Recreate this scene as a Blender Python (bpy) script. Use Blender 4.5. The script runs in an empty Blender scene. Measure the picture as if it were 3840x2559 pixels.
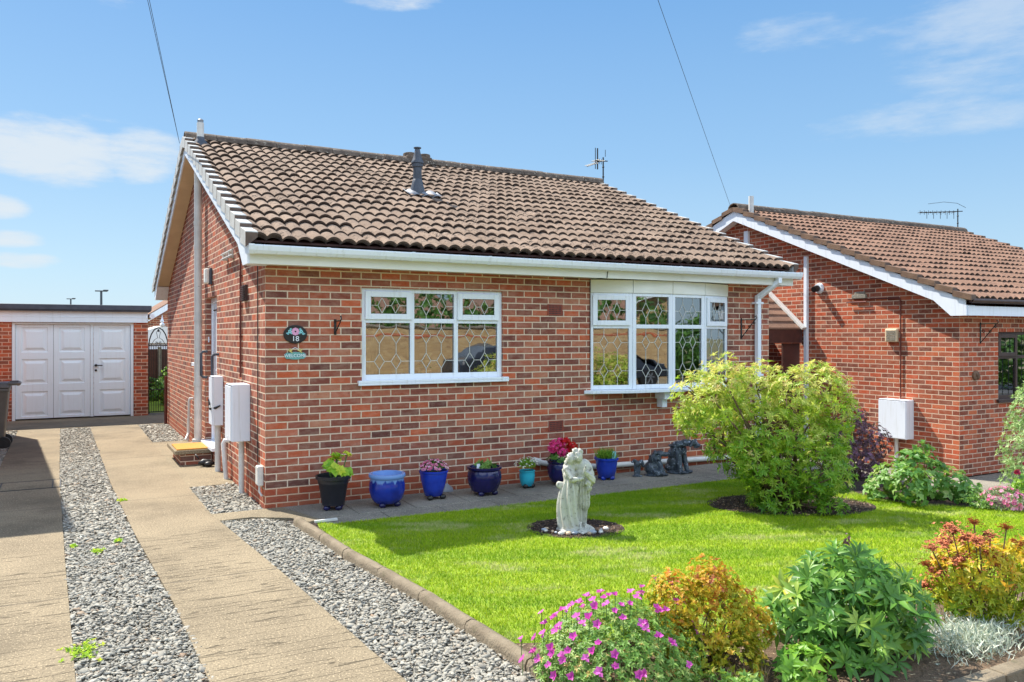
import bpy, bmesh, math, random
import numpy as np
from mathutils import Vector, Matrix
random.seed(7); RNG = np.random.default_rng(7)
SC = bpy.context.scene; COL = SC.collection
rad = math.radians
YAW = rad(-28.85)

# ------------------------------------------------------------------ node helpers
def lin(*c):
    return tuple((v/255/12.92 if v/255 <= .04045 else ((v/255+.055)/1.055)**2.4) for v in c)
class NT:
    def __init__(s, tree): s.t = tree; s.n = tree.nodes; s.l = tree.links
    def put(s, sock, v):
        if isinstance(v, bpy.types.NodeSocket): s.l.new(v, sock)
        elif v is not None:
            if hasattr(sock, 'default_value'):
                try: sock.default_value = v
                except Exception: sock.default_value = (*v, 1)
    def new(s, t, ins=None, **pr):
        nd = s.n.new(t)
        for k, v in pr.items(): setattr(nd, k, v)
        for k, v in (ins or {}).items(): s.put(nd.inputs[k], v)
        return nd
    def m(s, op, a, b=None, c=None, clamp=False):
        nd = s.n.new('ShaderNodeMath'); nd.operation = op; nd.use_clamp = clamp
        for i, v in enumerate((a, b, c)): s.put(nd.inputs[i], v)
        return nd.outputs[0]
    def mix(s, f, a, b, bt='MIX'):
        nd = s.n.new('ShaderNodeMix'); nd.data_type = 'RGBA'; nd.blend_type = bt; nd.clamp_factor = True
        s.put(nd.inputs[0], f)
        for i, v in ((6, a), (7, b)):
            s.put(nd.inputs[i], v if isinstance(v, bpy.types.NodeSocket) else (*v[:3], 1))
        return nd.outputs[2]
    def ramp(s, f, stops, interp='LINEAR'):
        nd = s.n.new('ShaderNodeValToRGB'); nd.color_ramp.interpolation = interp; e = nd.color_ramp.elements
        while len(e) < len(stops): e.new(.5)
        for i, (p, c) in enumerate(stops): e[i].position = p; e[i].color = (*c[:3], 1)
        s.put(nd.inputs[0], f); return nd.outputs[0]
    def ss(s, x, a, b):
        nd = s.n.new('ShaderNodeMapRange'); nd.interpolation_type = 'SMOOTHSTEP'
        s.put(nd.inputs[0], x); nd.inputs[1].default_value = a; nd.inputs[2].default_value = b
        return nd.outputs[0]
    def noise(s, vec, scale, detail=3, rough=.55, out=0):
        nd = s.new('ShaderNodeTexNoise', {'Scale': scale, 'Detail': detail, 'Roughness': rough})
        if vec is not None: s.put(nd.inputs['Vector'], vec)
        return nd.outputs[out]
    def xyz(s, v):
        nd = s.n.new('ShaderNodeSeparateXYZ'); s.put(nd.inputs[0], v); return nd.outputs
    def comb(s, x, y, z=0.):
        nd = s.n.new('ShaderNodeCombineXYZ')
        for i, v in enumerate((x, y, z)): s.put(nd.inputs[i], v)
        return nd.outputs[0]
    def white(s, vec):
        nd = s.n.new('ShaderNodeTexWhiteNoise'); nd.noise_dimensions = '3D'; s.put(nd.inputs['Vector'], vec); return nd.outputs
    def bump(s, h, dist=.01, st=1., nrm=None):
        return s.new('ShaderNodeBump', {'Height': h, 'Distance': dist, 'Strength': st, **({'Normal': nrm} if nrm else {})}).outputs[0]
def newmat(name):
    m = bpy.data.materials.new(name); m.use_nodes = True
    t = NT(m.node_tree); b = t.n.get('Principled BSDF')
    return m, t, b
def objco(t): return t.new('ShaderNodeTexCoord').outputs['Object']
def pmat(name, c1, c2=None, scale=8, rough=.6, bump=0, bscale=40, metal=0, spec=.5, detail=4, spots=None):
    """plain procedural surface: two colours mixed by noise, fine bump, optional spots (colour, scale, lo, hi)"""
    m, t, b = newmat(name); co = objco(t)
    col = t.mix(t.ss(t.noise(co, scale, detail), .3, .7), c1, c2 or tuple(v*.85 for v in c1))
    if spots: col = t.mix(t.ss(t.noise(co, spots[1], 5, .65), spots[2], spots[3]), col, spots[0])
    t.put(b.inputs['Base Color'], col); b.inputs['Roughness'].default_value = rough
    b.inputs['Metallic'].default_value = metal; b.inputs['Specular IOR Level'].default_value = spec
    if bump: t.put(b.inputs['Normal'], t.bump(t.noise(co, bscale, 5, .6), bump))
    return m
def leafmat(name, stops, trans=.35, rough=.45, spec=.4):
    """leaf: colour from the per-leaf value «rnd», some light passes through"""
    m, t, b = newmat(name)
    r = t.new('ShaderNodeAttribute', attribute_name='rnd').outputs['Fac']
    col = t.ramp(r, stops)
    t.put(b.inputs['Base Color'], col); b.inputs['Roughness'].default_value = rough; b.inputs['Specular IOR Level'].default_value = spec
    tr = t.new('ShaderNodeBsdfTranslucent'); t.put(tr.inputs[0], t.mix(.25, col, (.5, .6, .05)))
    mx = t.new('ShaderNodeMixShader'); mx.inputs[0].default_value = trans
    t.l.new(b.outputs[0], mx.inputs[1]); t.l.new(tr.outputs[0], mx.inputs[2])
    t.l.new(mx.outputs[0], t.n['Material Output'].inputs[0]); return m
def brickmat(name, cols, mortar, side_shift=.5, v0=.195, glaze=0.):
    m, t, b = newmat(name); p = t.xyz(objco(t))
    n = t.xyz(t.new('ShaderNodeNewGeometry').outputs['True Normal'])
    side = t.m('GREATER_THAN', t.m('ABSOLUTE', n[0]), .6)
    flat = t.m('GREATER_THAN', t.m('ABSOLUTE', n[2]), .6)
    u = t.m('ADD', t.m('MULTIPLY', p[0], t.m('SUBTRACT', 1., side)), t.m('MULTIPLY', p[1], side))
    w0 = t.noise(objco(t), 9, 2)
    u = t.m('ADD', u, t.m('MULTIPLY', t.m('SUBTRACT', w0, .5), .006))
    vz = t.m('ADD', p[2], t.m('MULTIPLY', p[1], t.m('MULTIPLY', flat, .9)))
    vz = t.m('ADD', vz, t.m('MULTIPLY', t.m('SUBTRACT', t.noise(objco(t), 5, 2), .5), .005))
    v = t.m('DIVIDE', t.m('SUBTRACT', vz, v0), .075)
    row = t.m('FLOOR', v); fv = t.m('FRACT', v)
    sh = t.m('MULTIPLY', t.m('FLOORED_MODULO', row, 2.), .5)
    uu = t.m('ADD', t.m('ADD', t.m('DIVIDE', u, .225), sh), t.m('MULTIPLY', side, side_shift))
    cl = t.m('FLOOR', uu); fu = t.m('FRACT', uu)
    mu = t.m('MULTIPLY', t.m('MINIMUM', fu, t.m('SUBTRACT', 1., fu)), .225)
    mv = t.m('MULTIPLY', t.m('MINIMUM', fv, t.m('SUBTRACT', 1., fv)), .075)
    d = t.m('ADD', t.m('MINIMUM', mu, mv), t.m('MULTIPLY', t.m('SUBTRACT', t.noise(objco(t), 60, 3), .5), .004))
    isb = t.ss(d, .0052, .0076)
    rv = t.white(t.comb(cl, row, t.m('MULTIPLY', side, 7.)))
    col = t.ramp(rv[0], [(i/(len(cols)-1), c) for i, c in enumerate(cols)])
    shade = t.noise(t.comb(t.m('MULTIPLY', u, 8.), t.m('MULTIPLY', vz, 14.), rv[0]), 1.3, 4, .6)
    col = t.mix(t.ss(shade, .35, .75), col, t.mix(.16, col, mortar))
    col = t.mix(t.ss(t.noise(objco(t), 45, 4), .55, .8), col, t.mix(.55, col, (.03, .02, .018)))
    lime = t.ss(t.noise(objco(t), 1.1, 5, .65), .56, .82)           # pale bloom on old brickwork
    col = t.mix(t.m('MULTIPLY', lime, .22), col, (.40, .30, .25))
    damp = t.m('MULTIPLY', t.m('SUBTRACT', 1., t.ss(t.m('ADD', p[2], t.m('MULTIPLY', t.noise(objco(t), 2.6, 4), .5)), .25, .75)), .35)
    col = t.mix(damp, col, (.10, .065, .05))
    col = t.mix(t.m('MULTIPLY', t.ss(t.noise(objco(t), .8, 4), .5, .7), .3), col, t.mix(.5, col, (.16, .07, .06)))
    mc = t.mix(t.noise(objco(t), 30, 4), mortar, tuple(c*.84 for c in mortar))
    col = t.mix(isb, mc, col); col = t.mix(t.m('MULTIPLY', t.ss(t.noise(t.comb(t.m('MULTIPLY', u, 3.), t.m('MULTIPLY', vz, .7), 5.), 1.2, 5, .65), .55, .78), .28), col, (.12, .085, .065))
    t.put(b.inputs['Base Color'], col); b.inputs['Roughness'].default_value = .85; b.inputs['Specular IOR Level'].default_value = .25
    h = t.m('ADD', isb, t.m('MULTIPLY', t.noise(objco(t), 90, 4), .35))
    t.put(b.inputs['Normal'], t.bump(h, .004, .9)); return m
def tilemat(name, base, dark, spotc, pit, gauge=.2875, spot=.62):
    m, t, b = newmat(name); co = objco(t); p = t.xyz(co)
    cell = t.white(t.comb(t.m('FLOOR', t.m('DIVIDE', t.m('ADD', p[0], .25), .3)), t.m('FLOOR', t.m('DIVIDE', t.m('ADD', p[1], .33), gauge)), 0.))
    col = t.mix(cell[0], base, tuple(v*.78 for v in base))
    col = t.mix(t.ss(t.noise(co, 2.2, 4), .35, .75), col, dark)
    big = t.ss(t.noise(co, 1.3, 3), .42, .62)
    sp = t.m('MULTIPLY', t.m('MAXIMUM', t.ss(t.noise(co, 15, 5, .7), spot, spot+.05), t.ss(t.noise(co, 36, 3, .6), .57, .63)), t.m('ADD', t.m('MULTIPLY', big, .8), .2))
    col = t.mix(sp, col, pit)
    pale = t.m('MULTIPLY', t.ss(t.noise(co, 17, 5, .7), .62, .70), t.m('SUBTRACT', 1., t.m('MULTIPLY', cell[0], .5)))
    col = t.mix(t.m('MULTIPLY', pale, .6), col, spotc)
    t.put(b.inputs['Base Color'], col); b.inputs['Roughness'].default_value = .9; b.inputs['Specular IOR Level'].default_value = .2
    t.put(b.inputs['Normal'], t.bump(t.noise(co, 55, 5, .7), .006)); return m

# ------------------------------------------------------------------ mesh helpers
class MB:
    def __init__(s): s.v = []; s.f = []
    def add(s, vs, fs):
        o = len(s.v); s.v += [tuple(v) for v in vs]; s.f += [tuple(i+o for i in f) for f in fs]
    def quad(s, a, b, c, d): s.add((a, b, c, d), ((0, 1, 2, 3),))
    def box(s, x0, x1, y0, y1, z0, z1, M=None):
        vs = [(x, y, z) for z in (z0, z1) for y in (y0, y1) for x in (x0, x1)]
        if M is not None: vs = [M @ Vector(v) for v in vs]
        s.add(vs, ((0, 2, 3, 1), (4, 5, 7, 6), (0, 1, 5, 4), (2, 6, 7, 3), (0, 4, 6, 2), (1, 3, 7, 5)))
    def bar(s, p, q, w, h=None, up=(0, 0, 1)):
        p = Vector(p); q = Vector(q); d = q-p; L = d.length; z = d.normalized(); u = Vector(up)
        if abs(z.dot(u)) > .98: u = Vector((1, 0, 0))
        x = z.cross(u).normalized(); y = x.cross(z)
        M = Matrix(((x.x, y.x, z.x, p.x), (x.y, y.y, z.y, p.y), (x.z, y.z, z.z, p.z), (0, 0, 0, 1)))
        h = h or w; s.box(-w/2, w/2, -h/2, h/2, 0, L, M)
    def tube(s, pts, r, n=10, cap=True):
        pts = [Vector(p) for p in pts]; k = len(pts)
        rs = r if isinstance(r, (list, tuple)) else [r]*k
        o = len(s.v); ref = None
        for i, p in enumerate(pts):
            d = (pts[min(i+1, k-1)]-pts[max(i-1, 0)]).normalized()
            if ref is None: ref = Vector((0, 0, 1)) if abs(d.z) < .9 else Vector((1, 0, 0))
            x = d.cross(ref).normalized(); y = x.cross(d); ref = y
            for j in range(n):
                a = 2*math.pi*j/n; s.v.append(tuple(p+(x*math.cos(a)+y*math.sin(a))*rs[i]))
        for i in range(k-1):
            for j in range(n):
                a = o+i*n+j; b = o+i*n+(j+1) % n; s.f.append((a, a+n, b+n, b))
        if cap: s.f.append(tuple(o+j for j in range(n))); s.f.append(tuple(o+(k-1)*n+j for j in reversed(range(n))))
    def lathe(s, prof, n=28, c=(0, 0, 0), sx=1, sy=1, sq=0.):
        o = len(s.v); k = len(prof)
        for r, z in prof:
            for j in range(n):
                a = 2*math.pi*j/n; q = 1.
                if sq: q = 1+sq*(1/max(abs(math.cos(a)), abs(math.sin(a)))-1)
                s.v.append((c[0]+r*sx*q*math.cos(a), c[1]+r*sy*q*math.sin(a), c[2]+z))
        for i in range(k-1):
            for j in range(n):
                a = o+i*n+j; b = o+i*n+(j+1) % n; s.f.append((a, b, b+n, a+n))
        s.f.append(tuple(o+j for j in reversed(range(n)))); s.f.append(tuple(o+(k-1)*n+j for j in range(n)))
    def ell(s, c, r, n=12, M=None):
        c = Vector(c); r = (r, r, r) if not isinstance(r, (tuple, list)) else r
        o = len(s.v); m = n//2+1
        for i in range(m+1):
            th = math.pi*i/m
            for j in range(n):
                a = 2*math.pi*j/n
                p = Vector((r[0]*math.sin(th)*math.cos(a), r[1]*math.sin(th)*math.sin(a), r[2]*math.cos(th)))
                if M is not None: p = M @ p
                s.v.append(tuple(c+p))
        for i in range(m):
            for j in range(n):
                a = o+i*n+j; b = o+i*n+(j+1) % n
                s.f.append((a, a+n, b+n, b))
    def prism(s, poly, z0, z1):
        n = len(poly); o = len(s.v)
        s.v += [(x, y, z0) for x, y in poly]+[(x, y, z1) for x, y in poly]
        s.f += [tuple(o+i for i in reversed(range(n))), tuple(o+n+i for i in range(n))]
        s.f += [(o+i, o+(i+1) % n, o+n+(i+1) % n, o+n+i) for i in range(n)]
    def mesh(s, name):
        me = bpy.data.meshes.new(name); me.from_pydata(s.v, [], s.f); me.update(); return me
def link(name, me, mat=None, parent=None, smooth=False, loc=None, rot=None):
    o = bpy.data.objects.new(name, me); COL.objects.link(o)
    if mat is not None: me.materials.append(mat)
    if smooth is True: me.shade_smooth()
    elif smooth: me.shade_smooth(); me.set_sharp_from_angle(angle=rad(smooth))
    if parent: o.parent = parent
    if loc is not None: o.location = loc
    if rot is not None: o.rotation_euler = (0, 0, rot)
    return o
def obj(name, mb, mat, parent=None, smooth=False, bevel=0, loc=None, rot=None):
    o = link(name, mb.mesh(name), mat, parent, smooth, loc, rot)
    if bevel:
        b = o.modifiers.new('bevel', 'BEVEL'); b.width = bevel; b.segments = 2; b.limit_method = 'ANGLE'; b.angle_limit = rad(40)
    return o
def tag(o, label, cat, group=None, kind=None):
    if label: o['label'] = label
    if cat: o['category'] = cat
    if group: o['group'] = group
    if kind: o['kind'] = kind
    return o
def thing(name, label, cat, loc=(0, 0, 0), rot=0, group=None):
    o = bpy.data.objects.new(name, None); COL.objects.link(o); o.location = loc; o.rotation_euler = (0, 0, rot)
    o.empty_display_size = .2
    return tag(o, label, cat, group)
def npmesh(name, V, F, rnd=None):
    """V (n,3), F (m,k) arrays -> mesh, optional per-vertex value «rnd»"""
    me = bpy.data.meshes.new(name); V = np.ascontiguousarray(V, dtype=np.float32); F = np.ascontiguousarray(F, dtype=np.int32)
    m, k = F.shape
    me.vertices.add(len(V)); me.vertices.foreach_set('co', V.ravel())
    me.loops.add(m*k); me.loops.foreach_set('vertex_index', F.ravel())
    me.polygons.add(m); me.polygons.foreach_set('loop_start', np.arange(0, m*k, k, dtype=np.int32))
    me.update(calc_edges=True)
    if rnd is not None:
        a = me.attributes.new('rnd', 'FLOAT', 'POINT'); a.data.foreach_set('value', np.ascontiguousarray(rnd, dtype=np.float32))
    return me
def nrm(a): return a/np.maximum(np.linalg.norm(a, axis=-1, keepdims=True), 1e-9)
def leaves(name, P, D, N, L, W, R, fold=.25, droop=.15):
    """one mesh of folded, pointed leaves: base P, axis D, face normal N, length L, width W, value R"""
    n = len(P); D = nrm(D); S = nrm(np.cross(D, N)); U = np.cross(S, D)
    L = np.broadcast_to(L, (n,))[:, None]; W = np.broadcast_to(W, (n,))[:, None]
    b = P; mid = P+D*L*.5+U*L*.04; tip = P+D*L-U*L*droop
    l = mid+S*W*.5+U*W*fold; r = mid-S*W*.5+U*W*fold
    V = np.stack([b, l, tip, r, mid], 1).reshape(-1, 3)
    i = np.arange(n)[:, None]*5
    F = np.concatenate([i+np.array([[0, 4, 1]]), i+np.array([[1, 4, 2]]), i+np.array([[0, 3, 4]]), i+np.array([[3, 2, 4]])])
    return npmesh(name, V, F, np.repeat(np.broadcast_to(R, (n,)), 5))
def rdir(n, zmin=-1.):
    z = RNG.uniform(zmin, 1, n); a = RNG.uniform(0, 2*np.pi, n); s = np.sqrt(1-z*z)
    return np.stack([s*np.cos(a), s*np.sin(a), z], 1)
def rosettes(C, A, k, L, W, R, spread=55, name='foliage', Lj=.25, droop=.2):
    """whorls of k leaves round each axis A at C"""
    n = len(C); A = nrm(A)
    ref = np.where(np.abs(A[:, 2:3]) > .9, [[1., 0, 0]], [[0, 0, 1.]])
    X = nrm(np.cross(A, ref)); Y = np.cross(A, X)
    ph = RNG.uniform(0, 6.28, (n, 1))+np.arange(k)[None]*2*np.pi/k+RNG.normal(0, .15, (n, k))
    sp = np.radians(spread+RNG.normal(0, 12, (n, k)))
    D = (X[:, None]*np.cos(ph)[..., None]+Y[:, None]*np.sin(ph)[..., None])*np.sin(sp)[..., None]+A[:, None]*np.cos(sp)[..., None]
    P = np.repeat(C[:, None], k, 1); N = np.repeat(A[:, None], k, 1)+.01
    Ls = np.broadcast_to(np.asarray(L, float).reshape(-1, 1), (n, k))*(1+RNG.normal(0, Lj, (n, k)).clip(-.5, .5))
    Rr = np.clip(np.asarray(R).reshape(-1, 1)+RNG.normal(0, .06, (n, k)), 0, 1)
    return leaves(name, P.reshape(-1, 3), D.reshape(-1, 3), N.reshape(-1, 3), Ls.ravel(), Ls.ravel()*W, Rr.ravel(), droop=droop)
def evaluated(o, name):
    dg = bpy.context.evaluated_depsgraph_get(); dg.update()
    me = bpy.data.meshes.new_from_object(o.evaluated_get(dg)); me.name = name; return me
def remesh(mb, name, voxel, it=3):
    """fuse overlapping forms into ONE continuous surface"""
    o = obj(name+'_tmp', mb, None); r = o.modifiers.new('r', 'REMESH'); r.mode = 'VOXEL'; r.voxel_size = voxel
    s = o.modifiers.new('s', 'SMOOTH'); s.factor = .5; s.iterations = it
    me = evaluated(o, name); old = o.data; bpy.data.objects.remove(o); bpy.data.meshes.remove(old); return me
def textmesh(name, body, size, depth):
    cu = bpy.data.curves.new('t', 'FONT'); cu.body = body; cu.size = size; cu.extrude = depth; cu.align_x = 'CENTER'; cu.align_y = 'CENTER'
    o = bpy.data.objects.new('t', cu); COL.objects.link(o); me = evaluated(o, name); bpy.data.objects.remove(o); bpy.data.curves.remove(cu); return me
def framed(o=(0, 0, 0), ang=0): return Matrix.Translation(o) @ Matrix.Rotation(ang, 4, 'Z')

# ------------------------------------------------------------------ materials
BR = [lin(196,94,58), lin(174,84,54), lin(146,76,56), lin(188,104,76), lin(116,64,54), lin(164,90,70), lin(102,58,52), lin(184,118,90), lin(156,74,52), lin(128,72,60), lin(188,106,80)]
M_BRICK = brickmat('facing brick', BR, lin(230,204,178))
M_PLINTH = brickmat('orange plinth brick', [lin(190,84,48), lin(172,72,44), lin(200,98,58), lin(160,70,46)], lin(212,176,146))
M_BRICK_N = brickmat('neighbour brick', [lin(194,86,50), lin(176,78,48), lin(150,74,50), lin(196,102,64), lin(122,64,48), lin(140,72,52), lin(182,94,64)], lin(222,192,166), v0=.04)
M_BUFF = brickmat('buff brick', [lin(190,162,116), lin(176,146,104), lin(200,174,130), lin(160,130,94)], lin(200,170,130))
M_TILE = tilemat('weathered roof tile', lin(152,130,112), lin(124,104,88), lin(188,174,154), lin(44,35,29), spot=.56)
M_TILE_N = tilemat('brown roof tile', lin(152,118,98), lin(126,98,82), lin(196,186,172), lin(92,66,56), spot=.68)
M_NOSE_SHADE = pmat('tile edge with painted shade', lin(86,68,56), lin(66,52,43), 12, .95, .004, 60)  # shade on the tile noses put into a darker colour
M_RIDGE = pmat('mossy ridge tile', lin(118,102,88), lin(86,74,64), 9, .95, .01, 60, spots=(lin(190,180,160), 26, .60, .66))
M_VERGE = pmat('pale verge plastic', lin(206,204,198), lin(188,186,180), 6, .5, .001)
M_TILE_END = pmat('tile end', lin(112,92,80), lin(92,76,66), 8, .9, .002)
M_VERGE_N = pmat('brown verge tile', lin(126,98,76), lin(106,80,62), 7, .8, .004)
def whitemat(name, c, streak):
    m, t, b = newmat(name); co = objco(t); p = t.xyz(co)
    v = t.noise(t.comb(t.m('MULTIPLY', p[0], 22.), t.m('MULTIPLY', p[1], 22.), t.m('MULTIPLY', p[2], 1.6)), 1., 4, .6)
    col = t.mix(t.m('MULTIPLY', t.ss(v, .5, .75), streak), c, lin(176,176,160))
    col = t.mix(t.m('MULTIPLY', t.ss(t.noise(co, 30, 5, .7), .64, .72), streak), col, lin(140,138,120))
    t.put(b.inputs['Base Color'], col); b.inputs['Roughness'].default_value = .34; return m
M_WHITE = whitemat('white plastic', lin(236,241,248), .3)
M_GDOOR = whitemat('white garage paint', lin(234,247,252), .12)
M_FASCIA = pmat('white fascia board', lin(240,239,230), lin(230,227,212), 1.6, .4, 0, spots=(lin(206,206,180), 3, .6, .8))
M_SOFFIT = pmat('cream soffit board', lin(226,204,170), lin(214,190,156), 3, .6, 0)
M_PIPE = pmat('grey white pipe', lin(222,220,214), lin(204,202,196), 5, .4, 0, spots=(lin(140,136,128), 14, .7, .74))
M_DKGREY = pmat('dark grey metal', lin(78,84,94), lin(66,70,78), 6, .5, .001)
M_BLACK = pmat('black iron', lin(36,34,33), lin(26,25,25), 20, .45, .001)
M_LEAD = pmat('grey lead strip', lin(214,212,204), lin(196,194,186), 20, .4, 0)
M_FLASH = pmat('lead flashing', lin(150,152,156), lin(124,126,132), 8, .5, .003, metal=.2)
M_SEAL = pmat('black rubber seal', lin(40,42,44), None, 20, .6)
M_BROWN = pmat('dark brown frame', lin(78,56,50), lin(64,46,42), 6, .5, 0)
M_BROWNPIPE = pmat('brown conduit', lin(112,52,38), lin(96,44,34), 6, .5, 0)
M_CURTAIN = pmat('beige curtain', lin(196,176,144), lin(180,160,130), 4, .9, 0)
M_AIRB = pmat('terracotta air brick', lin(150,72,54), lin(132,60,46), 20, .8)
M_ROOM = pmat('room plaster', lin(120,112,100), None, 2, .9)
M_DARKWOOD = pmat('brown stained boards', lin(84,46,38), lin(66,36,30), 5, .6, .003)
def glassmat():
    m, t, b = newmat('window glass'); t.n.remove(b)
    co = objco(t); bp = t.bump(t.noise(co, 2.2, 2), .004, .35)
    g = t.new('ShaderNodeBsdfGlossy', {'Roughness': .015, 'Color': (.92, .96, 1., 1)}); t.put(g.inputs['Normal'], bp)
    tr = t.new('ShaderNodeBsdfTransparent', {'Color': (.5, .56, .55, 1)})
    lw = t.new('ShaderNodeFresnel', {'IOR': 1.9}); f = t.m('ADD', t.m('MULTIPLY', lw.outputs[0], .9),   .24, clamp=True)
    mx = t.new('ShaderNodeMixShader', {0: f}); t.l.new(tr.outputs[0], mx.inputs[1]); t.l.new(g.outputs[0], mx.inputs[2])
    t.l.new(mx.outputs[0], t.n['Material Output'].inputs[0]); return m
M_GLASS = glassmat()
def concretemat(name, c1, c2, groove, gy=-.2):
    m, t, b = newmat(name); co = objco(t); p = t.xyz(co)
    col = t.mix(t.ss(t.noise(co, 1.1, 5, .6), .3, .7), c1, c2)
    gr = t.noise(co, 62, 4, .75); col = t.mix(t.ss(gr, .50, .66), col, tuple(v*.42 for v in c1))
    col = t.mix(t.ss(t.noise(co, 85, 2, .5), .58, .66), col, tuple(min(1, v*1.6) for v in c1))
    col = t.mix(t.m('MULTIPLY', t.ss(t.noise(co, .55, 6, .7), .5, .72), .55), col, tuple(v*.6 for v in c2))
    jn = t.m('ABSOLUTE', t.m('SUBTRACT', t.m('FRACT', t.m('DIVIDE', t.m('ADD', p[1], .55), 3.3)), .5))
    jl = t.m('SUBTRACT', 1., t.ss(t.m('ADD', jn, t.m('MULTIPLY', t.noise(co, 12, 3), .0025)), .0014, .0042)); col = t.mix(t.m('MULTIPLY', jl, .8), col, (.05, .045, .04))
    col = t.mix(t.m('MULTIPLY', t.ss(t.noise(co, 3.1, 6, .75), .55, .72), .35), col, tuple(v*.45 for v in c2))
    h = gr
    if groove:                                          # tamped ridges across the strip
        w = t.noise(t.comb(t.m('MULTIPLY', p[0], 1.4), t.m('MULTIPLY', p[1], 11.)), 1., 2)
        ph = t.m('FRACT', t.m('ADD', t.m('MULTIPLY', p[1], 9.), t.m('ADD', t.m('MULTIPLY', w, 2.6), t.m('MULTIPLY', p[0], .35))))
        ln = t.m('SUBTRACT', 1., t.ss(t.m('ABSOLUTE', t.m('SUBTRACT', ph, .5)),   .02, .075))
        br = t.ss(t.noise(t.comb(t.m('MULTIPLY', p[0], 4.), t.m('MULTIPLY', p[1], 26.)), 1., 3), .40, .54)
        br = t.m('MULTIPLY', br, t.ss(t.noise(co, 1.3, 4), .30, .48))
        on = t.m('SUBTRACT', 1., t.ss(p[1], gy-.9, gy))
        ln = t.m('MULTIPLY', t.m('MULTIPLY', ln, br), on)
        col = t.mix(t.m('MULTIPLY', ln, .78), col, tuple(v*.28 for v in c1))
        h = t.m('SUBTRACT', t.m('MULTIPLY', gr, .4), t.m('MULTIPLY', ln, 1.6))
    t.put(b.inputs['Base Color'], col); b.inputs['Roughness'].default_value = .9; b.inputs['Specular IOR Level'].default_value = .25
    t.put(b.inputs['Normal'], t.bump(h, .006, .8)); return m
M_DRIVE = concretemat('driveway concrete', lin(148,133,108), lin(124,111,90), True)
M_PAD = concretemat('concrete pad', lin(148,134,109), lin(130,118,97), False)
M_SLAB = concretemat('paving slab', lin(150,142,128), lin(128,121,110), False)
M_KERB = pmat('weathered edging', lin(140,126,104), lin(120,106,86), 7, .9, .012, 50, spots=(lin(104,96,72), 9, .58, .72))
M_ASPHALT = pmat('asphalt', lin(92,92,94), lin(78,78,80), 4, .9, .006, 120)
M_SOIL = pmat('garden soil', lin(120,98,76), lin(90,72,54), 6, .95, .03, 30, spots=(lin(196,172,138), 30, .6, .66))
M_MULCH = pmat('bark mulch base', lin(74,56,44), lin(50,38,32), 14, .95, .03, 40)
def stonemat():
    m, t, b = newmat('slate chippings')
    r = t.new('ShaderNodeAttribute', attribute_name='rnd').outputs['Fac']
    col = t.ramp(r, [(0, lin(126,121,110)), (.3, lin(146,141,129)), (.6, lin(158,153,140)), (.85, lin(176,171,157)), (.93, lin(160,142,120)), (1, lin(138,114,92))])
    col = t.mix(t.ss(t.noise(objco(t), 60, 3), .4, .8), col, t.mix(.3, col, (.2, .18, .15)))
    t.put(b.inputs['Base Color'], col); b.inputs['Roughness'].default_value = .75; b.inputs['Specular IOR Level'].default_value = .3
    return m
M_STONE = stonemat()
M_GRAVELBASE = pmat('gravel bed', lin(128,122,110), lin(104,99,89), 40, .95, .02, 60)
M_LAWNBASE = pmat('lawn turf', lin(150,172,40), lin(128,152,34), 6, .95, .01, 60)

# ------------------------------------------------------------------ setting
def ground_z(x):
    t = min(max((x-6.3)/3.7, 0), 1); return -.40*t*t*(3-2*t)
xs = [-400, -80, -25, -8, 0, 3, 6.3]+[6.3+.37*i for i in range(1, 11)]+[12, 20, 40, 120, 400]
ys = [-400, -120, -40, -20, -12, -6, 0, 6, 12, 20, 40, 120, 400]
mb = MB(); nx = len(xs)
mb.v = [(x, y, ground_z(x)-.09) for y in ys for x in xs]
mb.f = [(j*nx+i, j*nx+i+1, (j+1)*nx+i+1, (j+1)*nx+i) for j in range(len(ys)-1) for i in range(nx-1)]
M_GROUND = pmat('rough ground', lin(110,116,70), lin(120,104,76), .6, .95, .02, 20)
tag(obj('ground', mb, M_GROUND), None, None, kind='structure')
def slab(name, x0, x1, y0, y1, z0, z1, mat, lab=None):
    m = MB(); m.box(x0, x1, y0, y1, z0, z1); o = obj(name, m, mat, bevel=.006); return tag(o, None, None, kind='structure')
def polyslab(name, poly, z0, z1, mat):
    m = MB(); m.prism(poly, z0, z1); return tag(obj(name, m, mat), None, None, kind='structure')
polyslab('driveway', [(-2.56,-7.5), (-1.73,-7.5), (-1.73,-3.7), (-1.78,-1.3), (-1.85,3), (-1.88,9.05), (-2.56,9.05)], -.085, 0, M_DRIVE)
polyslab('driveway', [(-1.08,-7.5), (-.24,-7.5), (-.25,-4.5), (-.37,-2.2), (-.52,-.02), (-.545,9.05), (-1.38,9.05), (-1.31,2.3), (-1.24,-.5), (-1.15,-2.7)], -.085, 0, M_DRIVE)
slab('driveway', -3.6, 0.2, 9.054, 11.6, -.085, 0, M_PAD)
slab('path', -.541, -.004, 1.63, 6.1, -.085, -.003, M_PAD)
polyslab('path', [(-.53,-.02), (-.5,-.35), (-.2,-.34), (.12,-.55), (.24,-.80), (.36,-.74), (.16,-.02)], -.085, .002, M_PAD)
m = MB(); y1 = -.012                                                   # slabs below the front wall
for i in range(12):
    x = .165+i*.605
    if i < 11: m.box(x, x+.597, -.685, y1, -.085, 0)
    m.box(x+.22 if i else x+.21, x+.22+.597, -1.04, -.695, -.085, -.004)
tag(obj('pavement', m, M_SLAB, bevel=.005), None, None, kind='structure')
m = MB(); m.box(.1, 7.0, -1.03, -.01, -.088, -.02); tag(obj('paving_joint_bed', m, M_MULCH), None, None, kind='structure')
slab('road', -60, 60, -14.5, -8.6, -.088, -.075, M_ASPHALT)
slab('pavement', -60, 60, -8.5, -7.52, -.088, .0, M_ASPHALT)
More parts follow.
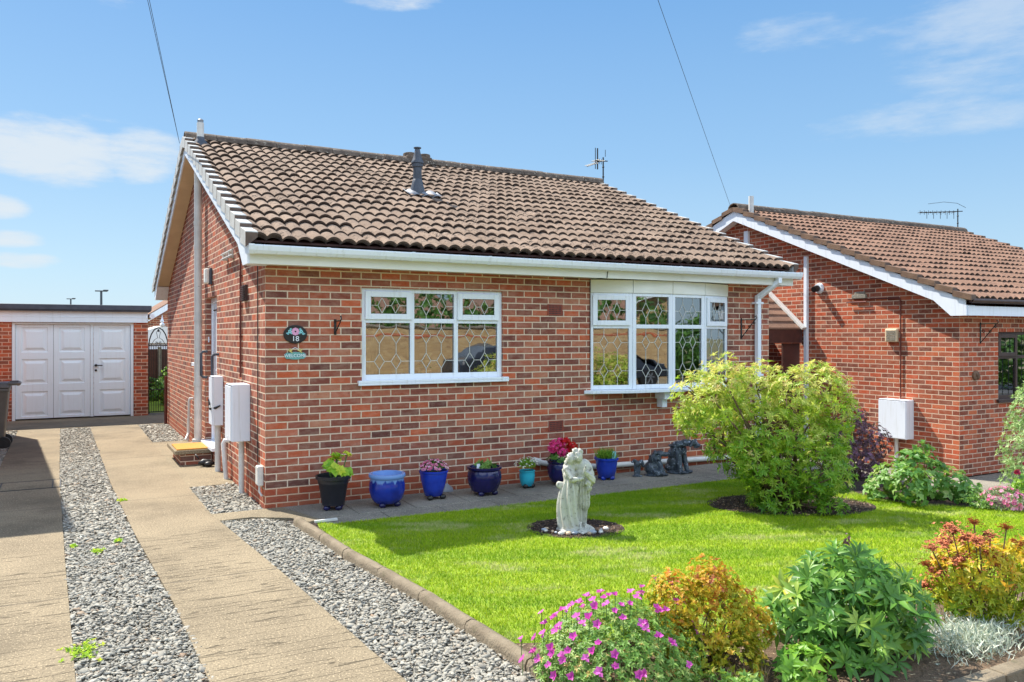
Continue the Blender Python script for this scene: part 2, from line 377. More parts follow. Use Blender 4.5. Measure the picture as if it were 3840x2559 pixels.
slab('driveway', -60, 60, -24, -14.6, -.088, -.02, M_PAD)
# neighbour's sloping concrete path
m = MB(); px = [6.9, 7.6, 8.3, 9.0, 9.6, 10.16, 14]
for a, b in zip(px, px[1:]):
    za, zb = ground_z(a)-.02, ground_z(b)-.02
    for (ya, yb) in (((-7.5, 9.) if b < 10.2 else (-7.5, -.93)),):
        m.quad((a, ya, za), (b, ya, zb), (b, yb, zb), (a, yb, za))
tag(obj('path', m, M_SLAB), None, None, kind='structure')

# gravel: loose slate chippings on a bed
def gravel(name, poly, dens, size, zb=-.035):
    P = np.array(poly); x0, y0 = P.min(0); x1, y1 = P.max(0)
    n = int((x1-x0)*(y1-y0)*dens); X = RNG.uniform((x0, y0), (x1, y1), (n, 2))
    X = X[inside(X, P)]; n = len(X)
    base = np.array([[-1,-1,-1],[1,-1,-1],[1,1,-1],[-1,1,-1],[-.6,-.6,1],[.6,-.6,1],[.6,.6,1],[-.6,.6,1]], float)
    V = base[None]+RNG.normal(0, .30, (n, 8, 3))
    sz = size*np.exp(RNG.normal(0, .34, n)); asp = RNG.uniform(.4, .85, n); th = RNG.uniform(.10, .30, n)
    V = V*np.stack([sz, sz*asp, sz*th], 1)[:, None]
    a = RNG.uniform(0, 6.28, n); t = RNG.normal(0, .22, n); c, s = np.cos(t)[:, None], np.sin(t)[:, None]
    x, y, z = V[..., 0], V[..., 1], V[..., 2]; x, z = x*c+z*s, -x*s+z*c
    t2 = RNG.normal(0, .16, n); c, s = np.cos(t2)[:, None], np.sin(t2)[:, None]; y, z = y*c+z*s, -y*s+z*c
    c, s = np.cos(a)[:, None], np.sin(a)[:, None]; x, y = x*c-y*s, x*s+y*c
    V = np.stack([x+X[:, :1], y+X[:, 1:], z+zb+RNG.uniform(.004, .034, (n, 1))], -1)
    F = np.array([[0,3,2,1],[4,5,6,7],[0,1,5,4],[1,2,6,5],[2,3,7,6],[3,0,4,7]])
    F = (F[None]+np.arange(n)[:, None, None]*8).reshape(-1, 4)
    o = link(name, npmesh(name, V.reshape(-1, 3), F, np.repeat(RNG.beta(2.2, 1.8, n), 8)), M_STONE)
    tag(o, 'loose grey slate chippings', 'gravel', kind='stuff')
    m = MB(); m.prism(poly, -.087, zb+.006); tag(obj('gravel_bed', m, M_GRAVELBASE), None, None, kind='structure'); return o
def inside(X, P):
    r = np.zeros(len(X), bool); n = len(P)
    for i in range(n):
        a, b = P[i], P[(i+1) % n]
        c = ((a[1] > X[:, 1]) != (b[1] > X[:, 1])) & (X[:, 0] < (b[0]-a[0])*(X[:, 1]-a[1])/(b[1]-a[1]+1e-12)+a[0]); r ^= c
    return r
gravel('gravel', [(-1.727,-6), (-1.085,-6), (-1.085,-4.05), (-1.155,-2.7), (-1.235,-.8), (-1.79,-.8), (-1.777,-1.3), (-1.727,-3.7)], 6400, .0115)
gravel('gravel', [(-1.79,-.8), (-1.24,-.8), (-1.31,2.3), (-1.375,9.04), (-1.875,9.04), (-1.845,3)], 3400, .0145)
gravel('gravel', [(-.245,-6.5), (.6,-6.5), (.40,-4.8), (.33,-3.5), (.2,-2.0), (.10,-.72), (-.1,-.42), (-.49,-.36), (-.37,-2.2), (-.255,-4.5)], 6400, .0115)
gravel('gravel', [(-.525,.0), (-.005,.0), (-.005,1.625), (-.54,1.625)], 3600, .015)
gravel('gravel', [(-.54,6.11), (-.005,6.11), (-.005,9.04), (-.54,9.04)], 2000, .018)
gravel('gravel', [(-3.3,2), (-2.57,2), (-2.57,9.04), (-3.3,9.04)], 1100, .023)
gravel('gravel', [(.8,-7.5), (6.5,-7.5), (6.5,-6.1), (.8,-6.1)], 1100, .02)

# lawn: turf sheet and blades of grass
LAWN = [(.42,-.98), (.30,-.86), (.27,-1.05), (.29,-2.1), (.42,-3.55), (.47,-4.4), (.9,-4.60), (1.54,-4.86), (2.42,-5.02), (3.1,-5.08), (3.6,-5.2), (4.6,-5.4), (6.4,-5.15),
        (6.75,-4.1), (6.45,-3.6), (6.2,-3.25), (5.9,-2.95), (5.95,-2.4), (6.2,-1.9), (6.25,-1.05), (4,-1.06), (2,-1.05)]
RINGS = [(2.31,-2.22,.43,.36), (4.84,-2.44,.83,.52)]
CR, CF = np.array([.8759,-.4825]), np.array([.4825,.8759])
m = MB(); m.prism(LAWN, -.085, -.004); tag(obj('lawn', m, M_LAWNBASE), None, None, kind='structure')
def in_ring(X, k=1.):
    r = np.zeros(len(X), bool)
    for cx, cy, a, b in RINGS:
        d = X-np.array([cx, cy]); e = np.arctan2(d[:, 1], d[:, 0]); w = k*(1+.06*np.sin(e*3+cx)+.04*np.sin(e*7))
        r |= ((d@CR)/a)**2+((d@CF)/b)**2 < w*w
    return r
def grass(name, poly, dens, h, w, mat, mask=None, lab='short mown grass of the front lawn'):
    P = np.array(poly); x0, y0 = P.min(0)-.02; x1, y1 = P.max(0)+.02
    X = RNG.uniform((x0, y0), (x1, y1), (int((x1-x0)*(y1-y0)*dens), 2)); X = X[inside(X, P)]
    if mask is not None: X = X[~mask(X)]
    n = len(X); a = RNG.uniform(0, 6.28, n); hh = h*RNG.uniform(.55, 1.25, n)
    d = np.stack([np.cos(a), np.sin(a), 0*a], 1); lean = np.stack([RNG.normal(0, .45, n), RNG.normal(0, .45, n), np.ones(n)], 1)
    p = np.concatenate([X, np.full((n, 1), -.006)], 1)
    V = np.stack([p-d*w/2, p+d*w/2, p+lean*hh[:, None]], 1).reshape(-1, 3)
    o = link(name, npmesh(name, V, np.arange(n*3).reshape(-1, 3), np.repeat(RNG.uniform(0, 1, n), 3)), mat)
    return tag(o, lab, 'grass', kind='stuff')
def grassmat():
    m, t, b = newmat('mown grass'); co = objco(t); p = t.xyz(co)
    r = t.new('ShaderNodeAttribute', attribute_name='rnd').outputs['Fac']
    col = t.ramp(r, [(0, lin(118,158,8)), (.4, lin(160,196,14)), (.75, lin(184,208,26)), (1, lin(208,214,80))])
    # worn and dry streaks left by the mower, running away from the kerb
    u = t.m('ADD', t.m('MULTIPLY', p[0], .35), t.m('MULTIPLY', p[1], 1.))
    st = t.noise(t.comb(t.m('MULTIPLY', p[0], .9), t.m('MULTIPLY', u, 2.2)), 1.5, 6, .72)
    w1 = t.m('ADD', t.m('MULTIPLY', p[1], .93), t.m('MULTIPLY', p[0], .37))                      # across the mowing direction
    band = t.noise(t.comb(t.m('MULTIPLY', w1, 3.1), t.m('MULTIPLY', p[0], .5), 4.), 1., 3, .5)
    col = t.mix(t.m('MULTIPLY', t.ss(band, .47, .60), .55), col, lin(104,156,10))
    dry = t.m('MULTIPLY', t.ss(t.noise(t.comb(t.m('MULTIPLY', w1, 2.4), t.m('MULTIPLY', p[0], .9), 9.), 1.3, 6, .7), .52, .66), t.ss(t.noise(co, 26, 3), .3, .6))
    col = t.mix(t.m('MULTIPLY', dry, .85), col, lin(218,212,150))
    col = t.mix(t.m('MULTIPLY', t.ss(t.noise(co, 7, 4), .56, .72), .4), col, lin(98,150,16))
    t.put(b.inputs['Base Color'], col); b.inputs['Roughness'].default_value = .6; b.inputs['Specular IOR Level'].default_value = .2
    vm = t.new('ShaderNodeVectorMath', operation='ADD'); t.put(vm.inputs[0], t.new('ShaderNodeNewGeometry').outputs['Normal']); vm.inputs[1].default_value = (0, 0, 1.6)
    vn = t.new('ShaderNodeVectorMath', operation='NORMALIZE'); t.put(vn.inputs[0], vm.outputs[0]); t.put(b.inputs['Normal'], vn.outputs[0])
    tr = t.new('ShaderNodeBsdfTranslucent'); t.put(tr.inputs[0], col)
    mx = t.new('ShaderNodeMixShader', {0: .3}); t.l.new(b.outputs[0], mx.inputs[1]); t.l.new(tr.outputs[0], mx.inputs[2])
    t.l.new(mx.outputs[0], t.n['Material Output'].inputs[0]); return m
M_GRASS = grassmat()
grass('grass', LAWN, 11500, .025, .0062, M_GRASS, in_ring)
# bark mulch rings
def mulch(i):
    cx, cy, a, b = RINGS[i]; n = 48; poly = []
    for k in range(n):
        e = 2*math.pi*k/n; q = CR*a*1.04*math.cos(e)+CF*b*1.04*math.sin(e); poly.append((cx+q[0], cy+q[1]))
    m = MB(); m.prism(poly, -.01, .004); tag(obj('mulch_bed', m, M_MULCH), None, None, kind='structure')
    N = 2600 if i else 1000
    X = RNG.uniform(-1, 1, (N, 2)); X = X[(X**2).sum(1) < 1]; X = X[:, :1]*CR*a+X[:, 1:]*CF*b+np.array([cx, cy]); n = len(X)
    D = rdir(n); D[:, 2] *= .35; P = np.concatenate([X, RNG.uniform(.004, .018, (n, 1))], 1)
    o = link('bark_mulch', leaves('bark_mulch', P, D, np.tile([0, 0, 1.], (n, 1))+RNG.normal(0, .4, (n, 3)), RNG.uniform(.015, .04, n), .012, RNG.uniform(0, 1, n)), M_BARK)
    tag(o, 'dark bark mulch under the '+('clipped shrub' if i else 'couple statue'), 'mulch', kind='stuff')
M_BARK = leafmat('bark chips', [(0, lin(52,38,30)), (.6, lin(96,72,54)), (1, lin(170,146,120))], 0, .8)
mulch(0); mulch(1)
# flower bed in front, side bed towards the neighbour
polyslab('soil', [(.42,-4.50), (.47,-4.4), (.9,-4.60), (1.54,-4.86), (2.42,-5.02), (3.1,-5.08), (3.6,-5.2), (4.6,-5.4), (6.4,-5.15), (6.6,-5.94), (.9,-5.94), (.55,-5.4)], -.085, .012, M_SOIL)
polyslab('soil', [(6.75,-4.1), (6.45,-3.6), (6.2,-3.25), (5.9,-2.95), (5.95,-2.4), (6.2,-1.9), (6.25,-1.05), (6.9,-1.05), (6.95,-4.3)], -.085, .004, M_MULCH)

# sky and sun
SUN = Vector((.42, -1., -1.38)).normalized()
w = bpy.data.worlds.new('World'); SC.world = w; w.use_nodes = True; t = NT(w.node_tree)
sky = t.new('ShaderNodeTexSky', sky_type='NISHITA', sun_disc=False, sun_elevation=math.asin(-SUN.z), sun_rotation=math.atan2(-SUN.x, -SUN.y) % (2*math.pi),
            altitude=50, air_density=1.0, dust_density=.6, ozone_density=1.6)
g = t.new('ShaderNodeTexCoord').outputs['Generated']; d = t.xyz(g)
az = t.m('MULTIPLY', t.m('ARCTAN2', d[0], d[1]), 180/math.pi); el = t.m('MULTIPLY', t.m('ARCSINE', d[2]), 180/math.pi)
mask = None
for a0, e0, wa, we, k in [(-.8,11.2,5.2,2.3,1.), (4.2,11.4,3.2,2.0,.95), (2.0,12.9,4.5,1.0,.55), (-3.6,7.6,2.0,.9,.95), (-3.0,5.8,2.2,.7,.9), (-2.7,4.5,2.6,.6,.9), (-2.2,9.0,2,.4,.4),
                          (61,17.5,9,5.,.8), (57,13.4,9,1.6,.75), (50,19.3,8,1.5,.65), (70,15,8,5,.7), (20,22.6,5,1.1,.75), (3,20.2,2.,.5,.5), (-20,14,9,5,.9), (95,28,22,14,1.), (130,40,30,22,1.1), (-80,28,28,16,1.), (180,36,45,26,1.15), (-140,40,40,24,1.1)]:
    q = t.m('ADD', t.m('POWER', t.m('ABSOLUTE', t.m('DIVIDE', t.m('SUBTRACT', az, a0), wa)), 2.), t.m('POWER', t.m('ABSOLUTE', t.m('DIVIDE', t.m('SUBTRACT', el, e0), we)), 2.))
    e = t.m('MULTIPLY', t.m('SUBTRACT', 1., t.ss(q, 0., 1.9)), k); mask = e if mask is None else t.m('MAXIMUM', mask, e)
cp = t.comb(t.m('MULTIPLY', az, .22), t.m('MULTIPLY', el, .62), 0.)
nz = t.noise(cp, .55, 7, .62); nz2 = t.noise(t.comb(t.m('MULTIPLY', az, .5), t.m('MULTIPLY', el, 2.2), 3.), .7, 6, .65)
thin = t.m('SUBTRACT', 1., t.m('MULTIPLY', t.m('MULTIPLY', t.ss(az, 34., 44.), t.m('SUBTRACT', 1., t.ss(az, 74., 84.))), .45))
den = t.ss(t.m('ADD', t.m('ADD', t.m('MULTIPLY', nz, 1.0), t.m('MULTIPLY', nz2, .5)), t.m('MULTIPLY', t.m('SUBTRACT', mask, .75), .9)), .50, 1.02)
air = t.ramp(t.m('DIVIDE', el, 60.), [(0, (2.0, 2.75, 3.35)), (.07, (1.72, 2.58, 3.3)), (.2, (1.12, 2.06, 3.2)), (.38, (.66, 1.56, 2.95)), (.75, (.45, 1.15, 2.4)), (1, (.4, 1.0, 2.2))])
skyc = t.mix(.9, sky.outputs[0], air)
bg = t.n['Background']; t.put(bg.inputs[0], t.mix(t.m('MULTIPLY', t.m('MULTIPLY', den, .85), thin), skyc, t.mix(t.ss(t.m('ABSOLUTE', az), 75., 120.), (3.0, 3.25, 3.45), (8.0, 9.4, 11.4)))); bg.inputs[1].default_value = .1  # very bright clouds behind the camera, unseen, added to fill the shaded front
sl = bpy.data.lights.new('sun', 'SUN'); sl.energy = 3.3; sl.angle = rad(.55); sl.color = (1, .95, .86)
so = bpy.data.objects.new('sun', sl); COL.objects.link(so); so.rotation_euler = SUN.to_track_quat('-Z', 'Y').to_euler()

# camera
cd = bpy.data.cameras.new('camera'); cd.sensor_width = 36; cd.lens = 36*3030/3840; cd.shift_y = -23.5/3840; cd.clip_end = 3000; cd.clip_start = .05
co = bpy.data.objects.new('camera', cd); COL.objects.link(co); co.location = (-1.769, -8.422, 1.77); co.rotation_euler = (rad(90), 0, YAW); SC.camera = co
SC.view_settings.view_transform = 'Standard'; SC.view_settings.look = 'None'; SC.view_settings.gamma = 1; SC.view_settings.exposure = 1.4

# ------------------------------------------------------------------ bungalow kit (all in the house's own space: front wall on y=0, corner at 0,0)
WX, WY, HS = 7.1, 9.1, 2.49                     # length, depth, soffit height
YE, ZE, SL = -.33, 2.697, .4103                 # tile edge and slope
YR = WY/2; ZR = ZE+(YR-YE)*SL; NC = 17
def roofz(y): return ZE+(min(y, WY-y)-YE)*SL
def wallpanel(mb, U, u0, u1, z0, z1, holes, depth):
    """vertical wall in the plane U(u, d, z) with rectangular holes and reveals of the given depth"""
    us = sorted({u0, u1, *[h[0] for h in holes], *[h[1] for h in holes]}); zs = sorted({z0, z1, *[h[2] for h in holes], *[h[3] for h in holes]})
    us = [u for u in us if u0 <= u <= u1]; zs = [z for z in zs if z0 <= z <= z1]
    for a, b in zip(us, us[1:]):
        for c, e in zip(zs, zs[1:]):
            if any(h[0] <= a and b <= h[1] and h[2] <= c and e <= h[3] for h in holes): continue
            mb.quad(U(a, 0, c), U(b, 0, c), U(b, 0, e), U(a, 0, e))
    for h in holes:
        a, b, c, e = h[0], h[1], max(h[2], z0), min(h[3], z1)
        if e <= c: continue
        mb.quad(U(a, 0, c), U(a, depth, c), U(a, depth, e), U(a, 0, e)); mb.quad(U(b, 0, c), U(b, 0, e), U(b, depth, e), U(b, depth, c))
        if h[3] <= z1: mb.quad(U(a, 0, e), U(a, depth, e), U(b, depth, e), U(b, 0, e))
        if h[2] >= z0: mb.quad(U(a, 0, c), U(b, 0, c), U(b, depth, c), U(a, depth, c))
FRONT = lambda u, d, z: (u, d, z)
LEFT = lambda u, d, z: (d, u, z)
def tiles(parent, name, x0, x1, mat, back=False, wave=.15, amp=.037, seed=1, nose=None):
    nose = nose or M_NOSE_SHADE
    rg = np.random.default_rng(seed); nw = round((x1-x0)/wave); per = 8; n = nw*per+1
    x = np.linspace(x0, x1, n); ph = np.arange(n) % per/per
    prof = amp*np.abs(np.sin(np.pi*ph))**.75
    g = (YR-YE)/NC; V = []; F = []; MI = []
    for i in range(NC):
        tj = np.repeat(rg.normal(0, .0048, nw//2+2), 2*per)[:n]; ty = np.repeat(rg.normal(0, .008, nw//2+2), 2*per)[:n]
        ya = YE+g*i+ty; yb = YE+g*(i+1)+.012; za = ZE+(ya-YE)*SL; zb = ZE+(yb-YE)*SL
        rows = [(ya+.06, za+prof*.9), (ya+.006, za+prof+.011+tj), (ya, za+prof+.031+tj), (ya*.5+yb*.5, (za+zb)/2+prof+.017+tj), (np.full(n, yb), zb+prof+.001)]
        o = len(V)*n
        for (yy, zz) in rows:
            yy = WY-yy if back else yy; V.append(np.stack([x, np.broadcast_to(yy, (n,)), np.broadcast_to(zz, (n,))], 1))
        j = np.arange(n-1)
        for r in range(len(rows)-1):
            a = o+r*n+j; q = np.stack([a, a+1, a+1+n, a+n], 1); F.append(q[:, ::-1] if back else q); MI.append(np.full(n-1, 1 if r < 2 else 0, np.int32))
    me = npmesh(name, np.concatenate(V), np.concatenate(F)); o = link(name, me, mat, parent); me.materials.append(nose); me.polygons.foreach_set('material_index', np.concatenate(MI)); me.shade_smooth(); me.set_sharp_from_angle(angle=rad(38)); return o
def barge(mb, x0, x1, lo, hi, ya, yb, back=False):
    """sloping board between two offsets below the tile plane"""
    pts = []
    for y in (ya, yb):
        for off in (lo, hi):
            z = ZE+(y-YE)*SL+off
            for x in (x0, x1): pts.append((x, WY-y if back else y, z))
    mb.add(pts, ((0, 2, 3, 1), (4, 5, 7, 6), (0, 1, 5, 4), (2, 6, 7, 3), (0, 4, 6, 2), (1, 3, 7, 5)))
def sloped(mb, fn, n=NC):
    g = (YR-YE)/n
    for i in range(n): fn(mb, i, YE+g*i, YE+g*(i+1))
def window(parent, name, M, W, z0, z1, ncol, zt, openers, mat, lead='diamond', fw=.058, sill=True, cross=.05, label=None, opn=.05):
    """frame, glass, lead strips and sill; x along the wall, y into the wall, origin at the left jamb"""
    wn = thing(name, None, None); wn.parent = parent
    if label: wn['label'] = label
    f = MB(); gl = MB(); ld = MB(); sl_ = MB()
    f.box(0, fw, -.01, .055, z0, z1, M); f.box(W-fw, W, -.01, .055, z0, z1, M)
    f.box(fw, W-fw, -.01, .055, z1-fw*.8, z1, M); f.box(fw, W-fw, -.01, .055, z0, z0+fw*1.1, M)
    xsplit = [fw+(W-2*fw)*i/ncol for i in range(ncol+1)]
    hb = cross/2
    for i in range(1, ncol): f.box(xsplit[i]-hb, xsplit[i]+hb, -.0125, .052, z0+fw*1.1, z1-fw*.8, M)
    for i in range(ncol):
        a = xsplit[i]+(hb if i else 0); b = xsplit[i+1]-(hb if i < ncol-1 else 0)
        if zt: f.box(a, b, -.0115, .05, zt-hb, zt+hb, M)
        cells = [(a, b, z0+fw*1.1, (zt-hb) if zt else z1-fw*.8, False)]+([(a, b, zt+hb, z1-fw*.8, i in openers)] if zt else [])
        for (xa, xb, za, zb, op) in cells:
            if op:                                        # opening top light: a second, thicker sash
                e = .012; s = opn
                f.box(xa-e, xa+s, -.034, -.013, za-e, zb+e, M); f.box(xb-s, xb+e, -.034, -.013, za-e, zb+e, M)
                f.box(xa+s, xb-s, -.034, -.013, zb-s, zb+e, M); f.box(xa+s, xb-s, -.034, -.013, za-e, za+s, M)
                xa += s; xb -= s; za += s; zb -= s; yy = -.02
            else: yy = .012
            B = MB(); bd = .012
            gl.add([M @ Vector(v) for v in ((xa-.004, yy, za-.004), (xb+.004, yy, za-.004), (xb+.004, yy, zb+.004), (xa-.004, yy, zb+.004))], ((0, 1, 2, 3),))
            def strip(p, q, w=.006, yq=None):
                yq = yy-.003
                ld.bar(M @ Vector((p[0], yq, p[1])), M @ Vector((q[0], yq, q[1])), w, .004, up=M.to_3x3() @ Vector((0, 1, 0)))
            w_, h_ = xb-xa, zb-za
            if lead == 'diamond':
                tall = h_ > .4; rows = [.75, .25] if tall else [.5]
                dw = min(w_*.115, .062); dh = .088 if tall else min(h_*.46, .1)
                cols = [xa+w_*.31, xa+w_*.69] if w_ > .16 else [xa+w_*.5]
                for r in rows:
                    zc = za+h_*r; last = xa
                    for cx in cols:
                        strip((last, zc), (cx-dw, zc)); last = cx+dw
                        strip((cx-dw, zc), (cx, zc+dh)); strip((cx, zc+dh), (cx+dw, zc)); strip((cx+dw, zc), (cx, zc-dh)); strip((cx, zc-dh), (cx-dw, zc))
                    strip((last, zc), (xb, zc))
                for cx in cols:
                    zs = [zb]
                    for r in rows: zs += [za+h_*r+dh, za+h_*r-dh]
                    zs.append(za)
                    for k in range(0, len(zs), 2):
                        if zs[k]-zs[k+1] > .01: strip((cx, zs[k]), (cx, zs[k+1]))
            elif lead == 'square':
                for k in (1, 2): strip((xa+w_*k/3, za), (xa+w_*k/3, zb), .005)
                if h_ < .4: strip((xa, (za+zb)/2), (xb, (za+zb)/2), .005)
            for (p, q) in (((xa, za), (xb, za)), ((xa, zb), (xb, zb)), ((xa, za), (xa, zb)), ((xb, za), (xb, zb))):
                B.bar(M @ Vector((p[0], yy-.001, p[1])), M @ Vector((q[0], yy-.001, q[1])), .007, .005)
            ld_seal.append((wn, B))
    obj('frame', f, mat, wn, bevel=.004); obj('pane', gl, M_GLASS, wn)
    if lead: obj('leading', ld, M_LEAD if lead == 'diamond' else M_SEAL, wn)
    S = MB(); [S.add(B.v, B.f) for (q, B) in ld_seal]; ld_seal.clear(); obj('seal', S, M_SEAL, wn)
    if sill:
        sl_.box(-.05, W+.055, -.095, -.0135, z0-.026, z0+.004, M); sl_.box(-.05, W+.055, -.0955, -.07, z0-.05, z0-.0265, M)
        obj('sill', sl_, mat, wn, bevel=.005)
    return wn
ld_seal = []
def bungalow(root, st):
    """walls, roof, boards and ridge shared by both houses; st holds what differs"""
    wall = MB()
    wallpanel(wall, FRONT, 0, WX, st['plinth'], HS, st['front'], .1)
    wallpanel(wall, LEFT, 0, WY, st['plinth'], HS, st['left'], .13)
    cut = sorted({0, WY, YR, *st.get('cuts', [])})
    top = lambda y: roofz(y)-.115
    for a, b in zip(cut, cut[1:]):
        for x in (0, WX): wall.quad((x, a, HS), (x, b, HS), (x, b, top(b)), (x, a, top(a)))
    wall.quad((WX, 0, st['plinth']), (WX, WY, st['plinth']), (WX, WY, HS), (WX, 0, HS)); wall.quad((0, WY, st['plinth']), (WX, WY, st['plinth']), (WX, WY, HS), (0, WY, HS))
    obj('wall', wall, st['brick'], root)
    if st['plinth'] > 0:
        p = MB(); e = .004; zb = -.08
        wallpanel(p, lambda u, d, z: (u, d-e, z), -e, WX+e, zb, st['plinth'], [], .1); wallpanel(p, lambda u, d, z: (d-e, u, z), -e, WY+e, zb, st['plinth'], st['pleft'], .13)
        p.quad((WX+e, -e, zb), (WX+e, WY, zb), (WX+e, WY, st['plinth']), (WX+e, -e, st['plinth']))
        p.quad((-e, -e, st['plinth']), (WX+e, -e, st['plinth']), (WX+e, .02, st['plinth']), (-e, .02, st['plinth']))
        obj('plinth', p, M_PLINTH, root)
    x0, x1 = -.20, WX+.2
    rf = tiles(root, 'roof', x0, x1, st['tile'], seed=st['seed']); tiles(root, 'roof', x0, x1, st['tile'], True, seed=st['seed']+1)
    for bk in (False, True): u = MB(); barge(u, x0+.01, x1-.01, -.05, -.03, YE+.08, YR, bk); obj('roof_underlay', u, M_DARKWOOD, root)
    # ridge: half-round tiles bedded in mortar
    rd = MB(); n = 17; L = (x1-x0+.06)/n
    for i in range(n):
        xa = x0-.03+L*i+.004; xb = xa+L-.008; jz = random.uniform(-.006, .006); k = 9; o = len(rd.v)
        for x in (xa, xb):
            for r, dz in ((.155, 0), (.130, -.012)):
                for j in range(k):
                    a = math.pi*j/(k-1); rd.v.append((x, YR+r*math.cos(a), ZR-.005+r*.80*math.sin(a)+dz*0+jz))
        for j in range(k-1):
            rd.f += [(o+j, o+j+1, o+2*k+j+1, o+2*k+j), (o+k+j, o+3*k+j, o+3*k+j+1, o+k+j+1), (o+j, o+k+j, o+k+j+1, o+j+1), (o+2*k+j, o+2*k+j+1, o+3*k+j+1, o+3*k+j)]
    rd.box(x0-.02, x1+.02, YR-.12, YR+.12, ZR-.06, ZR+.03)
    obj('ridge', rd, M_RIDGE, root, smooth=40)
    # gable boards, soffits, verge, fascia
    for gx, sgn in ((-.222, 1), (WX+.202, -1)):
        bb = MB()
        for bk in (False, True): bb = MB(); barge(bb, gx, gx+.02, -.235, -.035, YE+.10, YR, bk); obj('barge_board', bb, st['board'], root)
        sf = MB(); xa, xb = (gx+.021, -.001) if sgn > 0 else (WX+.001, gx-.001)
        for bk in (False, True): sf = MB(); barge(sf, xa, xb, -.214, -.205, YE+.11, YR, bk); obj('soffit', sf, st['soffit'], root)
        for bk in (False, True):                          # boxed eaves end
            eb = MB()
            yy = lambda y: WY-y if bk else y
            pr = [(-.262, HS-.025), (-.262, HS+.20), (.48*0+.0, HS+.285), (.30, HS+.11+.05), (.30, HS-.025+.0)] if False else [(-.245, HS-.022), (-.245, ZE-.075), (.28, ZE+(.28-YE)*SL-.234), (.0, HS-.022)]
            o = len(eb.v); xs_ = (gx+.0005, -.001) if sgn > 0 else (WX+.001, gx+.0195)
            for x in xs_:
                for y, z in pr: eb.v.append((x, yy(y), z))
            k = len(pr); eb.f += [tuple(o+i for i in range(k)), tuple(o+k+i for i in reversed(range(k)))]+[(o+i, o+(i+1) % k, o+k+(i+1) % k, o+k+i) for i in range(k)]
            obj('eaves_box', eb, st['board'], root)
        vc = MB()
        for bk in (False, True):
            def cap(mb, i, ya, yb):
                j = -.004 if i % 2 else .0; xo = gx-.034 if sgn > 0 else gx+.022
                xi = xo+.115 if sgn > 0 else xo-.085
                lo, hi = min(xo, xi), max(xo, xi)
                pts = []
                for y, lift in ((ya-.014, .050), (yb-.006, .004)):
                    z = ZE+(y-YE)*SL+lift; yy = WY-y if bk else y
                    pts += [(lo, yy, z+.034), (hi, yy, z+.034), (hi, yy, z+.012), (lo, yy, z-st['vdrop'])]
                mb.add(pts, ((0, 1, 2, 3), (4, 7, 6, 5), (0, 4, 5, 1), (3, 2, 6, 7), (0, 3, 7, 4), (1, 5, 6, 2)))
            sloped(vc, cap)
        vo = obj('verge', vc, st['verge'], root, bevel=.002); ve = MB()
        for bk in (False, True):
            def endp(mb, i, ya, yb):
                xo = gx-.034 if sgn > 0 else gx+.022; xi = xo+.115 if sgn > 0 else xo-.085; lo, hi = min(xo, xi), max(xo, xi)
                pts = []
                for y in (ya-.0165, ya-.002):
                    z = ZE+(y-YE)*SL+.05; yy = WY-y if bk else y
                    pts += [(lo-.0015, yy, z+.024), (hi-.002, yy, z+.024), (hi-.002, yy, z-.02), (lo-.0015, yy, z-st['vdrop']+.004)]
                mb.add(pts, ((0, 1, 2, 3), (4, 7, 6, 5), (0, 4, 5, 1), (3, 2, 6, 7), (0, 3, 7, 4), (1, 5, 6, 2)))
            sloped(ve, endp)
        obj('tile_end', ve, M_TILE_END, vo)
    for y in (-.262, WY+.246): fa = MB(); fa.box(-.20, WX+.2, y, y+.016, HS-.022, ZE-.085); obj('fascia', fa, st['fascia'], root)
    for y in (-.2455, WY+.002): sf = MB(); sf.box(0, WX, y, y+.2435, HS-.012, HS-.004); obj('soffit', sf, M_FASCIA, root)
    # inside of the front rooms
    rm = MB(); a, b, c = .2, WX-.2, 4.2
    rm.quad((a, c, .1), (b, c, .1), (b, c, 2.45), (a, c, 2.45)); rm.quad((a, .16, .3), (b, .16, .3), (b, c, .3), (a, c, .3)); rm.quad((a, .16, 2.45), (b, .16, 2.45), (b, c, 2.45), (a, c, 2.45))
    for x in (a, 3.4, b): rm.quad((x, .16, .1), (x, c, .1), (x, c, 2.45), (x, .16, 2.45))
    obj('room', rm, M_ROOM, root)

# ------------------------------------------------------------------ the bungalow
H = thing('bungalow', 'red brick bungalow with brown pantiled roof, white leaded windows and pale stepped verge', 'bungalow')
DY0, DY1, DZ0, DZ1 = 3.03, 4.02, .2, 2.30
bungalow(H, dict(plinth=.195, front=[(1.02, 2.75, 1.27, 2.28), (4.0, 6.32, 1.04, HS)], left=[(DY0, DY1, DZ0, DZ1), (4.36, 5.16, 1.33, 2.36)], pleft=[], cuts=[DY0, DY1, 4.36, 5.16], brick=M_BRICK,
                 tile=M_TILE, seed=3, board=M_WHITE, soffit=M_SOFFIT, verge=M_VERGE, fascia=M_FASCIA, vdrop=.125))
window(H, 'window', framed((1.02, .045, 0)), 1.73, 1.27, 2.28, 3, 1.925, (0, 2), M_WHITE)
